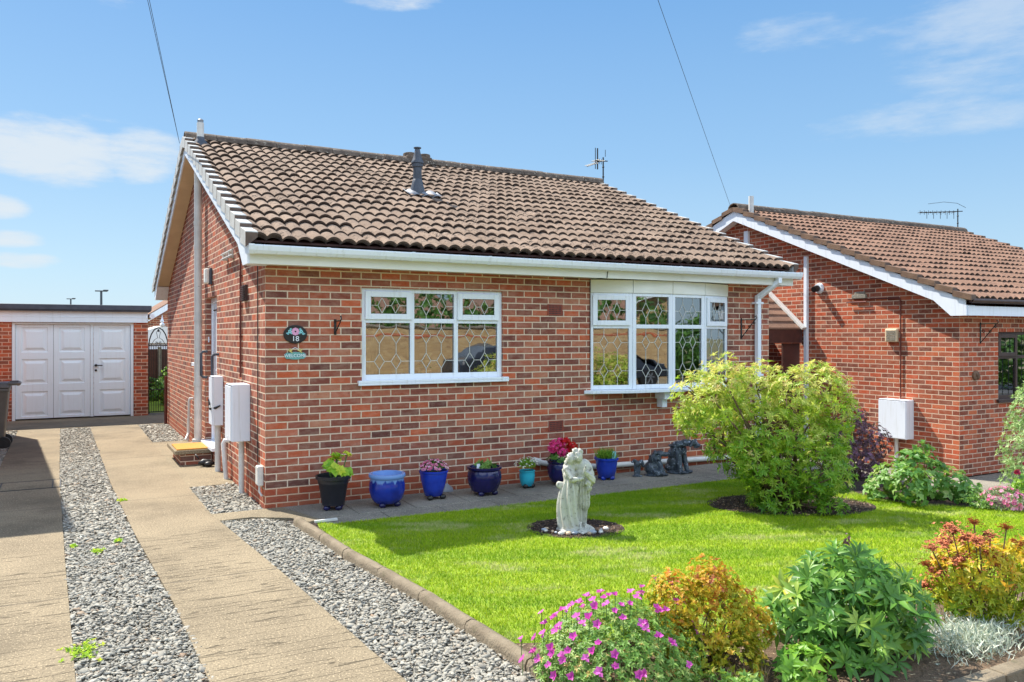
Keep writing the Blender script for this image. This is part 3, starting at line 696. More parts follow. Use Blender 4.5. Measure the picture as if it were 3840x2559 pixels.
# bow window: four facets with white head panels
BP = [(4.0, .03), (4.56, -.125), (5.16, -.18), (5.76, -.125), (6.32, .03)]
bow = thing('bow_window', 'shallow bow window of four leaded lights with white head panels', None); bow.parent = H; del bow['label']; bow['label'] = 'shallow bow window of four leaded lights'
hp = MB(); sb = MB()
for i in range(4):
    (xa, ya), (xb, yb) = BP[i], BP[i+1]; W = math.hypot(xb-xa, yb-ya); M = framed((xa, ya, 0), math.atan2(yb-ya, xb-xa))
    wn = window(bow, 'casement', M, W-.004, 1.075, 2.30, 1, 1.875, (0,) if i in (0, 3) else (), M_WHITE, sill=False, fw=.05)
    hp.box(.003, W-.003, -.022, .03, 2.302, HS-.024, M)
obj('head_panel', hp, M_FASCIA, bow, bevel=.003)
poly = [(x, y-.012) for x, y in BP]; out = [(3.90, -.012)]+[(x+(-.02 if i == 0 else .02 if i == 4 else 0), y-.115) for i, (x, y) in enumerate(BP)]+[(6.42, -.012)]
sb.prism(out+[(6.42, .1), (3.90, .1)], 1.03, 1.072); obj('sill', sb, M_WHITE, bow, bevel=.005)
sp = MB(); sp.prism([(4.15, .0), (4.56, -.10), (5.16, -.15), (5.76, -.10), (6.17, .0)], 2.4995, HS+.012) if False else None
br = MB(); br.box(5.02, 5.16, -.2, -.002, .93, 1.028); br.box(5.05, 5.13, -.12, -.003, .82, .9295); obj('support', br, M_WHITE, bow, bevel=.006)
cu = MB()                                                   # curtains just inside
for (xa, xb, z0, z1, yy) in ((1.08, 1.27, 1.3, 2.26, .2), (2.62, 2.72, 1.3, 2.26, .2), (4.08, 4.2, 1.1, 2.4, .22), (6.1, 6.28, 1.1, 2.4, .22)):
    k = 14
    for i in range(k):
        xm, xn = xa+(xb-xa)*i/k, xa+(xb-xa)*(i+1)/k
        cu.quad((xm, yy+.02*math.sin(i*1.9), z0), (xn, yy+.02*math.sin((i+1)*1.9), z0), (xn, yy+.02*math.sin((i+1)*1.9), z1), (xm, yy+.02*math.sin(i*1.9), z1))
obj('curtain', cu, M_CURTAIN, H)
ledge = MB(); ledge.box(1.03, 2.74, .1, .3, 1.262, 1.285); ledge.box(4.05, 6.27, .03, .3, 1.045, 1.074); obj('window_board', ledge, M_WHITE, H)
# side window and door (frames look out along -x)
window(H, 'window', framed((.05, 5.16, 0), -math.pi/2), .80, 1.33, 2.36, 1, None, (), M_WHITE, lead=None)
door = thing('door', None, None); door.parent = H
D = MB(); D.box(.075, .14, DY0+.002, DY0+.07, DZ0+.05, DZ1); D.box(.075, .14, DY1-.07, DY1-.002, DZ0+.05, DZ1); D.box(.075, .14, DY0+.07, DY1-.07, DZ1-.07, DZ1-.002)
obj('frame', D, M_WHITE, door, bevel=.004)
D = MB(); D.box(.092, .135, DY0+.07, DY1-.07, DZ0+.05, DZ1-.07)
for z0, z1 in ((.36, 1.0), (1.2, 2.1)): D.box(.082, .0915, DY0+.2, DY1-.2, z0, z1)
obj('leaf', D, M_WHITE, door, bevel=.008)
D = MB(); D.box(.086, .0905, DY0+.066, DY0+.076, DZ0+.06, DZ1-.08)
for z0, z1 in ((.34, 1.02), (1.18, 2.12)): D.box(.079, .0812, DY0+.18, DY0+.196, z0, z1); D.box(.079, .0812, DY0+.18, DY1-.18, z1-.008, z1+.008)
obj('seal', D, M_SEAL, door)
D = MB(); D.box(-.07, .13, DY0-.03, DY1+.02, DZ0-.0, DZ0+.048); obj('threshold', D, M_WHITE, door, bevel=.005)
D = MB(); D.box(.04, .075, DY0+.09, DY0+.13, 1.15, 1.36); D.tube([(.06, DY0+.11, 1.28), (.03, DY0+.11, 1.28), (.03, DY0+.24, 1.28)], .009); obj('handle', D, M_WHITE, door)
for y, z in ((3.86, 1.17), (2.86, 1.15)):
    D = MB(); D.tube([(0, y, z+.36), (-.06, y, z+.36), (-.085, y, z+.33), (-.085, y, z+.02), (-.06, y, z-.01), (0, y, z-.01)], .019, 10); obj('grab_rail', D, M_DKGREY, H, smooth=40)
D = MB(); D.box(-.018, 0, 3.985, 4.03, 1.6, 1.69) if False else D.box(.03, .045, DY1-.03, DY1+.0, 1.66, 1.74); obj('doorbell', D, M_WHITE, H)
# gutter with brackets, square downpipe
G = MB(); prof = [(-.010, .0), (-.115, .0), (-.115, -.015), (-.104, -.055), (-.082, -.088), (-.04, -.088), (-.016, -.06), (-.010, -.02)]
o = 0; gz = 2.648; gy = -.262; x0, x1 = -.225, WX+.27; k = len(prof)
inner = [(-.02, -.004), (-.106, -.004), (-.104, -.02), (-.094, -.05), (-.078, -.076), (-.044, -.076), (-.026, -.052), (-.02, -.02)]
for x in (x0, x1): G.v += [(x, gy+y, gz+z) for y, z in prof]
G.f += [(i, (i+1) % k, k+(i+1) % k, k+i) for i in range(k)]+[tuple(range(k)), tuple(k+i for i in reversed(range(k)))]
gut = obj('gutter', G, M_WHITE, H, bevel=.004)
for bx in [x0+.02]+[.55+.92*i for i in range(8)]+[x1-.02, 6.72]:
    b = MB(); wd = .032 if bx not in (x0+.02, x1-.02) else .05
    b.add([(bx+s*wd/2, gy+y*1.07+.004, gz+z*1.07+.004) for s in (-1, 1) for y, z in prof], [(i, (i+1) % k, k+(i+1) % k, k+i) for i in range(k)]+[tuple(range(k)), tuple(k+i for i in reversed(range(k)))])
    obj('bracket', b, M_WHITE, gut)
D = MB(); q = .066
def sq(mb, a, b): mb.bar(a, b, q, q, up=(1, 0, 0))
sq(D, (6.96, -.315, 2.60), (6.96, -.315, 2.49)); sq(D, (6.96, -.31, 2.51), (6.83, -.06, 2.30)); sq(D, (6.83, -.055, 2.33), (6.83, -.055, .06)); sq(D, (6.83, -.04, .09), (6.83, -.14, .03))
dp = obj('downpipe', D, M_WHITE, H, bevel=.006)
for z in (2.22, 1.2): c = MB(); c.box(6.76, 6.9, -.094, -.002, z-.014, z+.014); obj('clip', c, M_WHITE, dp)
# soil pipe up the gable and through the roof
SY, SX = 4.16, -.085
D = MB(); D.tube([(SX, SY, .2), (SX, SY, ZR-.22)], .055, 20)
for z in (1.05, 2.0, 3.05, 3.4): D.tube([(SX, SY, z-.03), (SX, SY, z+.03)], .062, 20)
D.tube([(SX, SY, .2), (SX, SY, .245)], .085, 20); pipe = obj('soil_pipe', D, M_PIPE, H, smooth=40)
D = MB(); D.tube([(-.04, 4.26, ZR-.2), (-.04, 4.26, 4.90)], .05, 18); obj('vent_pipe', D, M_PIPE, H, smooth=40)
D = MB(); D.tube([(-.04, 4.26, 4.90), (-.04, 4.26, 4.93)], .042, 12); D.lathe([(.045, 0), (.045, .012), (.02, .03)], 14, (-.04, 4.26, 4.93)); obj('vent_cap', D, M_FLASH, H)
D = MB(); D.lathe([(.12, -.06), (.1, .01), (.062, .05), (.055, .09)], 18, (-.04, 4.26, 4.60)); obj('flashing', D, M_DKGREY, H, smooth=40)
# flue on the front slope
FX, FY = 2.56, 2.2; fz = roofz(FY)
D = MB(); D.lathe([(r*.72, z*.83) for r, z in [(.15, -.1), (.15, .02), (.135, .12), (.105, .21), (.094, .26), (.085, .27), (.083, .47), (.108, .48), (.112, .53), (.095, .535), (.122, .54), (.122, .56), (.10, .60), (.072, .68), (.055, .75), (.046, .795), (.075, .797), (.075, .812), (.02, .815)]], 24, (FX, FY, fz))
obj('flue', D, M_DKGREY, H, smooth=35)
D = MB(); ns = 24
for i in range(ns+1):
    x = FX-.26+.52*i/ns; c = .037*abs(math.sin(math.pi*(x+.2)*50/7.5))**.75
    for y, e in ((FY-.22, .034), (FY+.04, .042)): D.v.append((x+.05, y, roofz(y)+c+e))
D.f += [(2*i, 2*i+2, 2*i+3, 2*i+1) for i in range(ns)]; fl = obj('flashing', D, M_FLASH, H, smooth=True)
sd = fl.modifiers.new('s', 'SOLIDIFY'); sd.thickness = .006
# gas vent ridge block
D = MB()
for x in (3.37, 3.64):
    D.lathe([(.105, 0), (.105, .09), (.07, .09), (.07, .02)], 16, (x, YR, ZR+.09), sx=1.0, sy=1.2)
D.box(3.28, 3.74, YR-.13, YR+.13, ZR-.03, ZR+.12); obj('ridge_vent', D, M_RIDGE, H, bevel=.02)
# air bricks, vents, small pipes and cables on the walls
for x, z in ((3.47, 2.075), (3.485, .65)):
    D = MB(); D.box(x-.108, x+.108, -.008, .0, z-.068, z+.068); ab = obj('air_brick', D, M_AIRB, H)
    hl = MB()
    for i in range(9):
        for j in range(5): hl.box(x-.09+.0205*i, x-.078+.0205*i, -.0095, -.0082, z-.052+.023*j, z-.038+.023*j)
    obj('grille', hl, M_SEAL, ab)
D = MB(); D.box(-.03, 0, .90, 1.10, 2.15, 2.33)
for i in range(8): D.box(-.048, -.031, .905, 1.095, 2.16+.021*i, 2.168+.021*i)
obj('vent_grille', D, M_BROWN, H)
D = MB(); D.tube([(-.016, 1.24, 1.28), (-.016, 1.24, 2.62), (-.03, 1.2, 2.72)], .012, 8)
for z in (1.45, 1.75, 2.1, 2.45): D.box(-.032, 0, 1.222, 1.258, z-.008, z+.008)
obj('conduit', D, M_BROWNPIPE, H)
D = MB(); D.tube([(-.008, .33, .42), (-.008, .33, 1.6), (-.008, .335, 2.55)], .005, 6); D.tube([(3.985, -.01, 1.2), (3.985, -.01, 2.46), (4.03, -.1, 2.47), (4.06, -.268, 2.47), (4.07, -.268, 2.55)], .005, 6); obj('cable', D, M_SEAL, H)
D = MB()                                                    # two rails of an old awning fixing high on the gable
D.tube([(-.05, 1.55, 2.78), (-.05, 2.35, 2.78)], .012, 8); D.tube([(-.05, 1.55, 2.72), (-.05, 2.35, 2.72)], .012, 8); D.box(-.055, 0, 1.8, 1.83, 2.70, 2.80); D.box(-.055, 0, 2.2, 2.23, 2.70, 2.80); obj('bracket', D, M_PIPE, H)
D = MB(); D.tube([(-.0, 2.02, .46), (-.06, 2.05, .46), (-.075, 2.04, .43), (-.05, 1.99, -.02)], .03, 12); obj('overflow_pipe', D, M_PIPE, H, smooth=40)
D = MB(); D.tube([(0, 5.35, .75), (-.05, 5.35, .75), (-.06, 5.35, .72), (-.06, 5.42, .2), (-.12, 5.3, .1)], .022, 10); D.tube([(0, 5.55, .42), (-.05, 5.55, .42), (-.06, 5.5, .05)], .02, 10); obj('waste_pipe', D, M_PIPE, H, smooth=40)
D = MB(); D.tube([(3.16, -.05, .25), (3.4, -.05, .19), (4.05, -.05, .118), (7.08, -.05, .06)], .034, 14); D.tube([(3.13, -.05, .258), (3.22, -.05, .235)], .046, 14); obj('waste_pipe', D, M_PIPE, H, smooth=40)
D = MB(); D.tube([(-.05, 8.95, .0), (-.05, 8.95, .95)], .03, 10); obj('standpipe', D, M_BROWNPIPE, H)

# ------------------------------------------------------------------ things fixed to the bungalow
def meter_box(label, loc, w, d, h, pipe, mat=None, rot=0., group='white meter cabinets on the walls', cap=True):
    """cabinet hung on a wall that faces -x; y along the wall, z up; loc = lower back corner"""
    r = thing('meter_box', label, 'meter box', loc, rot, group); mb = MB()
    mb.box(-d, -.002, 0, w, 0, h); obj('case', mb, M_WHITE, r, bevel=.008)
    mb = MB(); mb.box(-d-.012, -d-.0005, .006, w-.006, .012, h-.02); mb.box(-d-.016, -d-.0125, w*.5-.008, w*.5+.008, .03, .05) ; obj('door', mb, M_WHITE, r, bevel=.005)
    mb = MB(); mb.box(-d-.004, -d+.006, -.0015, w+.0015, h-.016, h-.008); obj('seam', mb, M_SEAL, r)
    for (y, rr, zb) in pipe: mb = MB(); mb.tube([(-.05, y, 0), (-.05, y, zb)], rr, 12); obj('pipe', mb, M_PIPE, r, smooth=40)
    return r
meter_box('wide white meter cabinet with one pale pipe, nearest the house corner', (0, .745, .60), .36, .20, .625, [(.25, .032, -.68)])
r = meter_box('narrow white meter cabinet with torn black seal beside the side door', (0, 2.50, .60), .26, .13, .635, [(.12, .038, -.62)])
mb = MB(); mb.tube([(-.16, .17, .34), (-.15, .12, .25), (-.15, .06, .22), (-.10, -.005, .23), (-.04, -.012, .26)], [.006, .016, .022, .016, .008], 8); obj('torn_seal', mb, M_SEAL, r)
r = thing('junction_box', 'small pale grey junction box low on the wall by the corner', 'junction box', (0, .07, .22)); mb = MB(); mb.box(-.055, -.001, 0, .12, 0, .2); obj('case', mb, M_PIPE, r, bevel=.006)
mb = MB(); mb.box(-.0605, -.0555, .005, .115, .01, .19); obj('cover', mb, M_PIPE, r, bevel=.003); mb = MB(); mb.tube([(-.03, .06, 0), (-.03, .06, -.07), (-.01, .03, -.11)], .012, 8); obj('cable', mb, M_PIPE, r)
r = thing('wall_lamp', 'white bulkhead lamp on the brick gable above the side door', 'wall lamp', (0, 3.40, 2.47)); mb = MB(); mb.box(-.035, -.001, 0, .17, 0, .23); obj('base', mb, M_DKGREY, r, bevel=.01)
mb = MB(); mb.box(-.095, -.0355, .008, .162, .01, .22); obj('lamp_shade', mb, M_FASCIA, r, bevel=.02)
M_BLACKGLOSS = pmat('black slate plaque', lin(32, 32, 34), lin(26, 26, 28), 10, .35)
M_PINK = pmat('pink paint', lin(232, 176, 206), lin(214, 140, 180), 60, .5); M_AQUA = pmat('aqua paint', lin(150, 214, 218), lin(120, 190, 200), 60, .5); M_YELLOW = pmat('straw yellow', lin(226, 206, 120), None, 60, .6)
# oval house number plaque
r = thing('house_number_plaque', 'black oval plaque with painted flowers and white number 18', 'plaque', (.303, 0, 1.775)); mb = MB(); n = 40
oval = lambda a, b: [(a*math.cos(2*math.pi*i/n), b*math.sin(2*math.pi*i/n)) for i in range(n)]
def disc(mb, poly, y0, y1):
    o = len(mb.v); k = len(poly); mb.v += [(x, y0, z) for x, z in poly]+[(x, y1, z) for x, z in poly]
    mb.f += [tuple(o+i for i in range(k)), tuple(o+k+i for i in reversed(range(k)))]+[(o+i, o+k+i, o+k+(i+1) % k, o+(i+1) % k) for i in range(k)]
disc(mb, oval(.122, .096), -.016, -.001); obj('board', mb, M_BLACKGLOSS, r, bevel=.003)
def blossom(mb, x, z, R, k, y=-.0165, q=.42):
    for i in range(k):
        a = 2*math.pi*i/k; cx, cz = x+R*.62*math.cos(a), z+R*.62*math.sin(a)
        disc(mb, [(cx+R*q*math.cos(b), cz+R*q*math.sin(b)) for b in [2*math.pi*j/8 for j in range(8)]], y-.0006-.0002*i, y+.0004)
mb = MB(); blossom(mb, 0, .028, .040, 8); obj('pink_flower', mb, M_PINK, r)
mb = MB()
for x, z, R in ((-.058, .03, .019), (.06, .028, .019), (-.075, .008, .013), (.08, .006, .013), (-.048, .052, .012), (.05, .052, .012), (-.092, .01, .006), (.096, .004, .006), (-.04, .012, .012), (.042, .012, .012)): blossom(mb, x, z, R, 5)
obj('blue_flower', mb, M_AQUA, r)
me = textmesh('number', '18', .075, .0012); o = link('number', me, M_WHITE, r); o.location = (0, -.0175, -.048); o.rotation_euler = (rad(90), 0, 0); o.scale = (1.05, 1, 1)
# welcome sign
r = thing('welcome_sign', 'pale aqua WELCOME sign with straw bows hung below the plaque', 'sign', (.302, 0, 1.552)); mb = MB()
pts = []
for i in range(48):
    a = 2*math.pi*i/48; pts.append((.107*math.copysign(abs(math.cos(a))**.55, math.cos(a)), .036*math.copysign(abs(math.sin(a))**.55, math.sin(a))*(1+.10*math.cos(8*a))))
disc(mb, pts, -.014, -.002); obj('board', mb, pmat('faded aqua paint', lin(112,168,162), lin(98,154,150), 30, .6), r, bevel=.002)
me = textmesh('lettering', 'WELCOME', .047, .0012); o = link('lettering', me, M_WHITE, r); o.location = (0, -.0152, 0); o.rotation_euler = (rad(90), 0, 0)
for s in (-1, 1):
    mb = MB()
    for a in (-50, 40, 100, 160): mb.tube([(s*.05, -.012, .045), (s*.05+.03*math.cos(rad(a)), -.016, .052+.026*math.sin(rad(a)))], .0055, 6)
    obj('bow', mb, M_YELLOW, r)
mb = MB(); mb.tube([(-.05, -.01, .04), (-.03, -.008, .07), (0, -.006, .085), (.03, -.008, .07), (.05, -.01, .04)], .0035, 6); obj('cord', mb, M_WHITE, r)
def bracket(label, loc, reach, h, scroll, rz=0, group='black iron hanging basket brackets'):
    r = thing('hanging_basket_bracket', label, 'bracket', loc, rz, group); mb = MB()
    mb.box(-.013, .013, -.008, -.001, -h, 0); obj('wall_plate', mb, M_BLACK, r)
    mb = MB(); mb.tube([(0, -.01, -.02), (0, -reach, -.02), (0, -reach-.02, -.0), (0, -reach-.012, .03), (0, -reach+.01, .022)], .007, 8); mb.tube([(0, -.01, -h+.02), (0, -reach*.95, -.03)], .007, 8)
    if scroll:
        for cy, cz, R in ((-.05, -h*.42, .03), (-reach*.6, -h*.42, .028), (-reach*.9, -.07, .024)):
            mb.tube([(0, cy+R*(1-i/20)*math.cos(i*.55), cz+R*(1-i/20)*math.sin(i*.55)) for i in range(16)], .005, 6)
    obj('arm', mb, M_BLACK, r); return r
bracket('black iron basket bracket between plaque and left window', (.726, 0, 1.935), .20, .165, False)
bracket('scrolled black basket bracket between bow window and downpipe', (6.56, 0, 2.0), .27, .29, True)
r = thing('door_step', 'brick doorstep with pale concrete top below the side door', 'doorstep', (-.02, 3.62, 0)); mb = MB(); mb.box(-.40, 0, -.27, .60, -.05, .145); obj('brick_base', mb, M_BRICK, r)
mb = MB(); mb.box(-.475, 0, -.31, .64, .1455, .2); obj('tread', mb, M_PAD, r, bevel=.008)
M_MAT = pmat('coir mat', lin(208, 150, 66), lin(186, 130, 54), 60, .95, .006, 160)
mb = MB(); mb.box(-.20, .20, -.32, .32, 0, .018); o = obj('door_mat', mb, M_MAT, None, bevel=.004, loc=(-.265, 3.66, .2005)); tag(o, 'orange coir doormat on the brick doorstep', 'doormat')
mb = MB(); mb.tube([(-.09, 0, .05), (-.03, .02, .055), (.05, .0, .05), (.11, -.02, .04)], [.02, .05, .04, .012], 10); mb.ell((.03, -.06, .04), (.06, .04, .035)); mb.tube([(-.08, .05, .1), (-.12, .09, .16)], .01)
tag(obj('boot_scraper', mb, M_BLACK, None, smooth=True, loc=(-.13, 3.1, -.005)), 'small dark boot scraper on the ground beside the doorstep', 'boot scraper')

# ------------------------------------------------------------------ the neighbour's bungalow, a step lower
NB = Vector((10.17, -.912, -.41)); N = thing('bungalow', 'lower red brick bungalow on the right with brown verge tiles and brown windows', 'bungalow', NB)
bungalow(N, dict(plinth=0, front=[(1.01, 3.2, 1.15, 2.225)], left=[], pleft=[], brick=M_BRICK_N, tile=M_TILE_N, seed=9, board=M_WHITE, soffit=M_WHITE, verge=M_VERGE_N, fascia=M_WHITE, vdrop=.055))
window(N, 'window', framed((1.01, .05, 0)), 2.19, 1.15, 2.225, 4, 1.82, (0, 3), M_BROWN, lead='square')
mb = MB()
for i in range(30): mb.box(1.0+.0745*i, 1.066+.0745*i, -.0035, .03, 2.228, 2.44)
obj('soldier_course', mb, M_BRICK_N, N, bevel=.003)
mb = MB(); mb.tube([(-.2, -.305, 2.69), (WX+.25, -.305, 2.69)], .04, 10); obj('gutter', mb, M_BROWN, N, smooth=40)
mb = MB(); mb.box(-.06, -.001, 2.86, 2.93, -.1, 3.62); obj('trunking', mb, M_WHITE, N, bevel=.004)
mb = MB(); mb.box(-.06, -.001, 4.32, 4.43, 2.6, 4.25); obj('trunking', mb, M_WHITE, N, bevel=.004)
mb = MB(); mb.tube([(-.04, 4.25, ZR-.25), (-.04, 4.25, 4.93)], .05, 16); obj('vent_pipe', mb, M_PIPE, N, smooth=40)
mb = MB(); mb.tube([(-.02, .98, 1.13), (-.02, .98, 2.72), (-.02, 1.0, 2.78)], .012, 8); mb.tube([(-.02, 1.0, 2.78), (-.02, 2.0, 2.80)], .012, 8); mb.tube([(-.05, 1.6, 2.74), (-.05, 2.0, 2.74)], .012, 8); obj('conduit', mb, M_BROWNPIPE, N)
mb = MB(); mb.box(-.05, -.001, 1.62, 1.9, 2.80, 2.87); mb.box(-.03, -.001, 1.66, 1.86, 2.87, 2.92); obj('bracket', mb, M_SLAB, N, bevel=.006)
r = meter_box('square white meter cabinet on the neighbour gable above the leafy bed', NB+Vector((0, .755, .50)), .50, .20, .63, [(.28, .03, -.6)])
r = thing('alarm_box', 'beige louvred box on the neighbour gable beside a brown conduit', 'vent box', NB+Vector((0, 1.02, 2.06))); mb = MB(); mb.box(-.07, -.001, 0, .22, 0, .22); obj('case', mb, M_SOFFIT, r, bevel=.02)
mb = MB()
for i in range(6): mb.box(-.078, -.0705, .03, .19, .03+.028*i, .046+.028*i)
obj('louvre', mb, M_SLAB, r)
r = thing('security_camera', 'black and white security camera high on the neighbour gable', 'camera', NB+Vector((0, 2.62, 3.02))); mb = MB(); mb.tube([(-.001, 0, 0), (-.05, 0, 0)], [.1, .085], 20); obj('mount', mb, M_WHITE, r, smooth=40)
mb = MB(); mb.tube([(-.05, 0, 0), (-.11, -.02, -.01), (-.2, -.04, -.03)], [.055, .06, .05], 16); obj('lens', mb, M_BLACK, r, smooth=40)
bracket('black iron basket bracket on the neighbour front wall', NB+Vector((.53, 0, 2.37)), .26, .33, True)
mb = MB(); mb.tube([(0, -.001, 0), (0, -.03, 0), (0, -.04, 0)], [.075, .075, .05], 24); mb.ell((.02, -.045, -.01), (.03, .025, .055), 10); mb.ell((-.02, -.04, .02), (.02, .02, .03), 8)
tag(obj('wall_plaque', mb, M_VERGE_N, None, smooth=40, loc=NB+Vector((.39, 0, 1.55))), 'round tan ornamental wall plaque on the neighbour front wall', 'plaque')
# covered side passage between the two houses
P_ = thing('side_porch', 'brown boarded side porch with small tiled lean-to roof between the houses', 'porch', (8.4, 2.0, -.4)); x1 = 1.68
mb = MB(); ns = 60
for i in range(5):
    ya, yb = .0+.15*i, .0+.15*(i+1)+.02; za, zb = 2.27+.125*i, 2.27+.125*(i+1)
    mb.add([(0, ya, za+.03), (x1, ya, za+.03), (x1, yb, zb+.015), (0, yb, zb+.015), (0, ya, za), (x1, ya, za)], ((0, 1, 2, 3), (4, 5, 1, 0)))
obj('roof', mb, M_TILE_N, P_)
mb = MB(); mb.bar((x1-.03, -.05, 2.28), (x1-.03, .82, 3.0), .10, .05); obj('flashing', mb, M_PIPE, P_, bevel=.006)
mb = MB(); mb.box(0, x1, .02, .06, 2.02, 2.27); obj('fascia', mb, M_DARKWOOD, P_)
mb = MB(); mb.box(1.25, x1, .08, .12, 0, 2.015); mb.box(0, .06, .08, .12, 0, 2.015); mb.box(.1, x1, 1.2, 1.24, 0, 2.6); obj('boarding', mb, M_DARKWOOD, P_)

# ------------------------------------------------------------------ garage, gate, back garden
Gg = thing('garage', 'flat roofed garage with white panelled doors and dark grey roof edge', 'garage', (0, 11, 0))
mb = MB()
wallpanel(mb, FRONT, -3.9, -.205, -.08, 2.03, [(-2.76, -.49, -.08, 2.03)], .12)
mb.quad((-.205, 0, -.08), (-.205, 5.5, -.08), (-.205, 5.5, 2.2), (-.205, 0, 2.2)); mb.quad((-3.9, 0, -.08), (-3.9, 5.5, -.08), (-3.9, 5.5, 2.2), (-3.9, 0, 2.2)); mb.quad((-3.9, 5.5, -.08), (-.205, 5.5, -.08), (-.205, 5.5, 2.2), (-3.9, 5.5, 2.2))
obj('wall', mb, M_BRICK_N, Gg)
mb = MB(); mb.box(-4, -.16, -.14, 5.6, 2.262, 2.29); mb.prism([(-4, -.155), (-.145, -.155), (-.145, 5.6), (-4, 5.6)], 2.2905, 2.405); obj('roof', mb, M_DKGREY, Gg, bevel=.012)
mb = MB(); mb.box(-4, -.215, -.06, -.002, 2.032, 2.262); mb.box(-4, -.215, -.068, -.0605, 2.14, 2.146); obj('fascia', mb, M_GDOOR, Gg, bevel=.004)
mb = MB(); mb.tube([(-.13, -.1, 2.17), (-.13, 5.5, 2.15)], .055, 12); obj('gutter', mb, M_WHITE, Gg, smooth=40)
mb = MB(); mb.box(-2.755, -2.70, .01, .1, .0, 2.025); mb.box(-.55, -.495, .01, .1, 0, 2.025); mb.box(-2.70, -.55, .01, .1, 1.985, 2.025); obj('door_frame', mb, M_GDOOR, Gg, bevel=.004)
def gdoor(x0, x1, n):
    d = thing('door', None, None); d.parent = Gg; mb = MB(); mb.box(x0, x1, .052, .09, .03, 1.98); W = (x1-x0)/n
    pn = MB()
    for k in range(n):
        for z0 in (.075, .745, 1.405):
            a, b, c, e = x0+W*k+.1, x0+W*(k+1)-.1, z0, z0+.52
            L = [(a, c, .0515), (b, c, .0515), (b, e, .0515), (a, e, .0515)]; rings = [(0, .0515), (.012, .070), (.045, .070), (.095, .046), (.105, .046)]
            o = len(pn.v)
            for s, y in rings: pn.v += [(a+s, y, c+s), (b-s, y, c+s), (b-s, y, e-s), (a+s, y, e-s)]
            for q in range(len(rings)-1):
                for j in range(4): pn.f.append((o+q*4+j, o+q*4+(j+1) % 4, o+q*4+4+(j+1) % 4, o+q*4+4+j))
            pn.f.append(tuple(o+4*(len(rings)-1)+j for j in range(4)))
    # leaf face with the panel openings cut out
    lf = MB(); hol = [(x0+W*k+.1, x0+W*(k+1)-.1, z0, z0+.52) for k in range(n) for z0 in (.075, .745, 1.405)]
    wallpanel(lf, lambda u, q, z: (u, .0515+q, z), x0, x1, .03, 1.98, hol, .012)
    lf.quad((x0, .0515, .03), (x0, .09, .03), (x0, .09, 1.98), (x0, .0515, 1.98)); lf.quad((x1, .0515, .03), (x1, .09, .03), (x1, .09, 1.98), (x1, .0515, 1.98)); lf.quad((x0, .09, .03), (x1, .09, .03), (x1, .09, 1.98), (x0, .09, 1.98))
    obj('leaf', lf, M_GDOOR, d); obj('panel', pn, M_GDOOR, d)
    sm = MB()
    for k in range(1, n): sm.box(x0+W*k-.003, x0+W*k+.003, .0505, .0514, .03, 1.98)
    if n > 1: obj('seam', sm, M_DKGREY, d)
    return d
gdoor(-2.695, -1.335, 2); d = gdoor(-1.265, -.555, 1)
mb = MB(); mb.box(-1.33, -1.27, .045, .09, .02, 1.985); obj('mullion', mb, M_GDOOR, Gg, bevel=.004)
mb = MB(); mb.tube([(-1.225, .05, 1.115), (-1.225, .0, 1.115)], .028, 14); mb.tube([(-1.225, .005, 1.115), (-1.10, .0, 1.112)], .011, 8); mb.tube([(-1.225, .05, 1.01), (-1.225, .035, 1.01)], .024, 14); obj('handle', mb, M_BLACK, d)
# iron gate with arched top
r = thing('iron_gate', 'tall black wrought iron gate with pointed arch and scrolls beside the garage', 'gate', (0, 11.12, 0)); mb = MB(); x0, x1 = -.18, .21; xm = (x0+x1)/2
mb.bar((x0, 0, .02), (x0, 0, 1.55), .022); mb.bar((x1, 0, .02), (x1, 0, 1.55), .03)
for s, xx in ((-1, x0), (1, x1)): mb.tube([(xx, 0, 1.53), (xx-s*.012, 0, 1.65), (xx-s*.05, 0, 1.78), (xx-s*.11, 0, 1.88), (xm, 0, 1.93)], .013, 8)
for z in (.06, .55, 1.53): mb.bar((x0, 0, z), (x1, 0, z), .02)
obj('frame', mb, M_BLACK, r)
mb = MB()
for i in range(1, 8): xx = x0+(x1-x0)*i/8; mb.tube([(xx, 0, .06), (xx, 0, 1.53)], .006, 6)
obj('bars', mb, M_BLACK, r)
mb = MB()
for s in (-1, 1):
    mb.tube([(xm+s*.04+s*.035*(1-i/22)*math.cos(i*.5+1), 0, 1.58+.035*(1-i/22)*math.sin(i*.5+1)) for i in range(18)], .006, 6)
    mb.tube([(xm+s*.15, 0, 1.54), (xm+s*.08, 0, 1.66), (xm+s*.015, 0, 1.70), (xm+s*.04, 0, 1.82), (xm, 0, 1.9)], .006, 6)
mb.ell((xm, 0, 1.86), (.022, .01, .03), 8); obj('scroll', mb, M_BLACK, r)
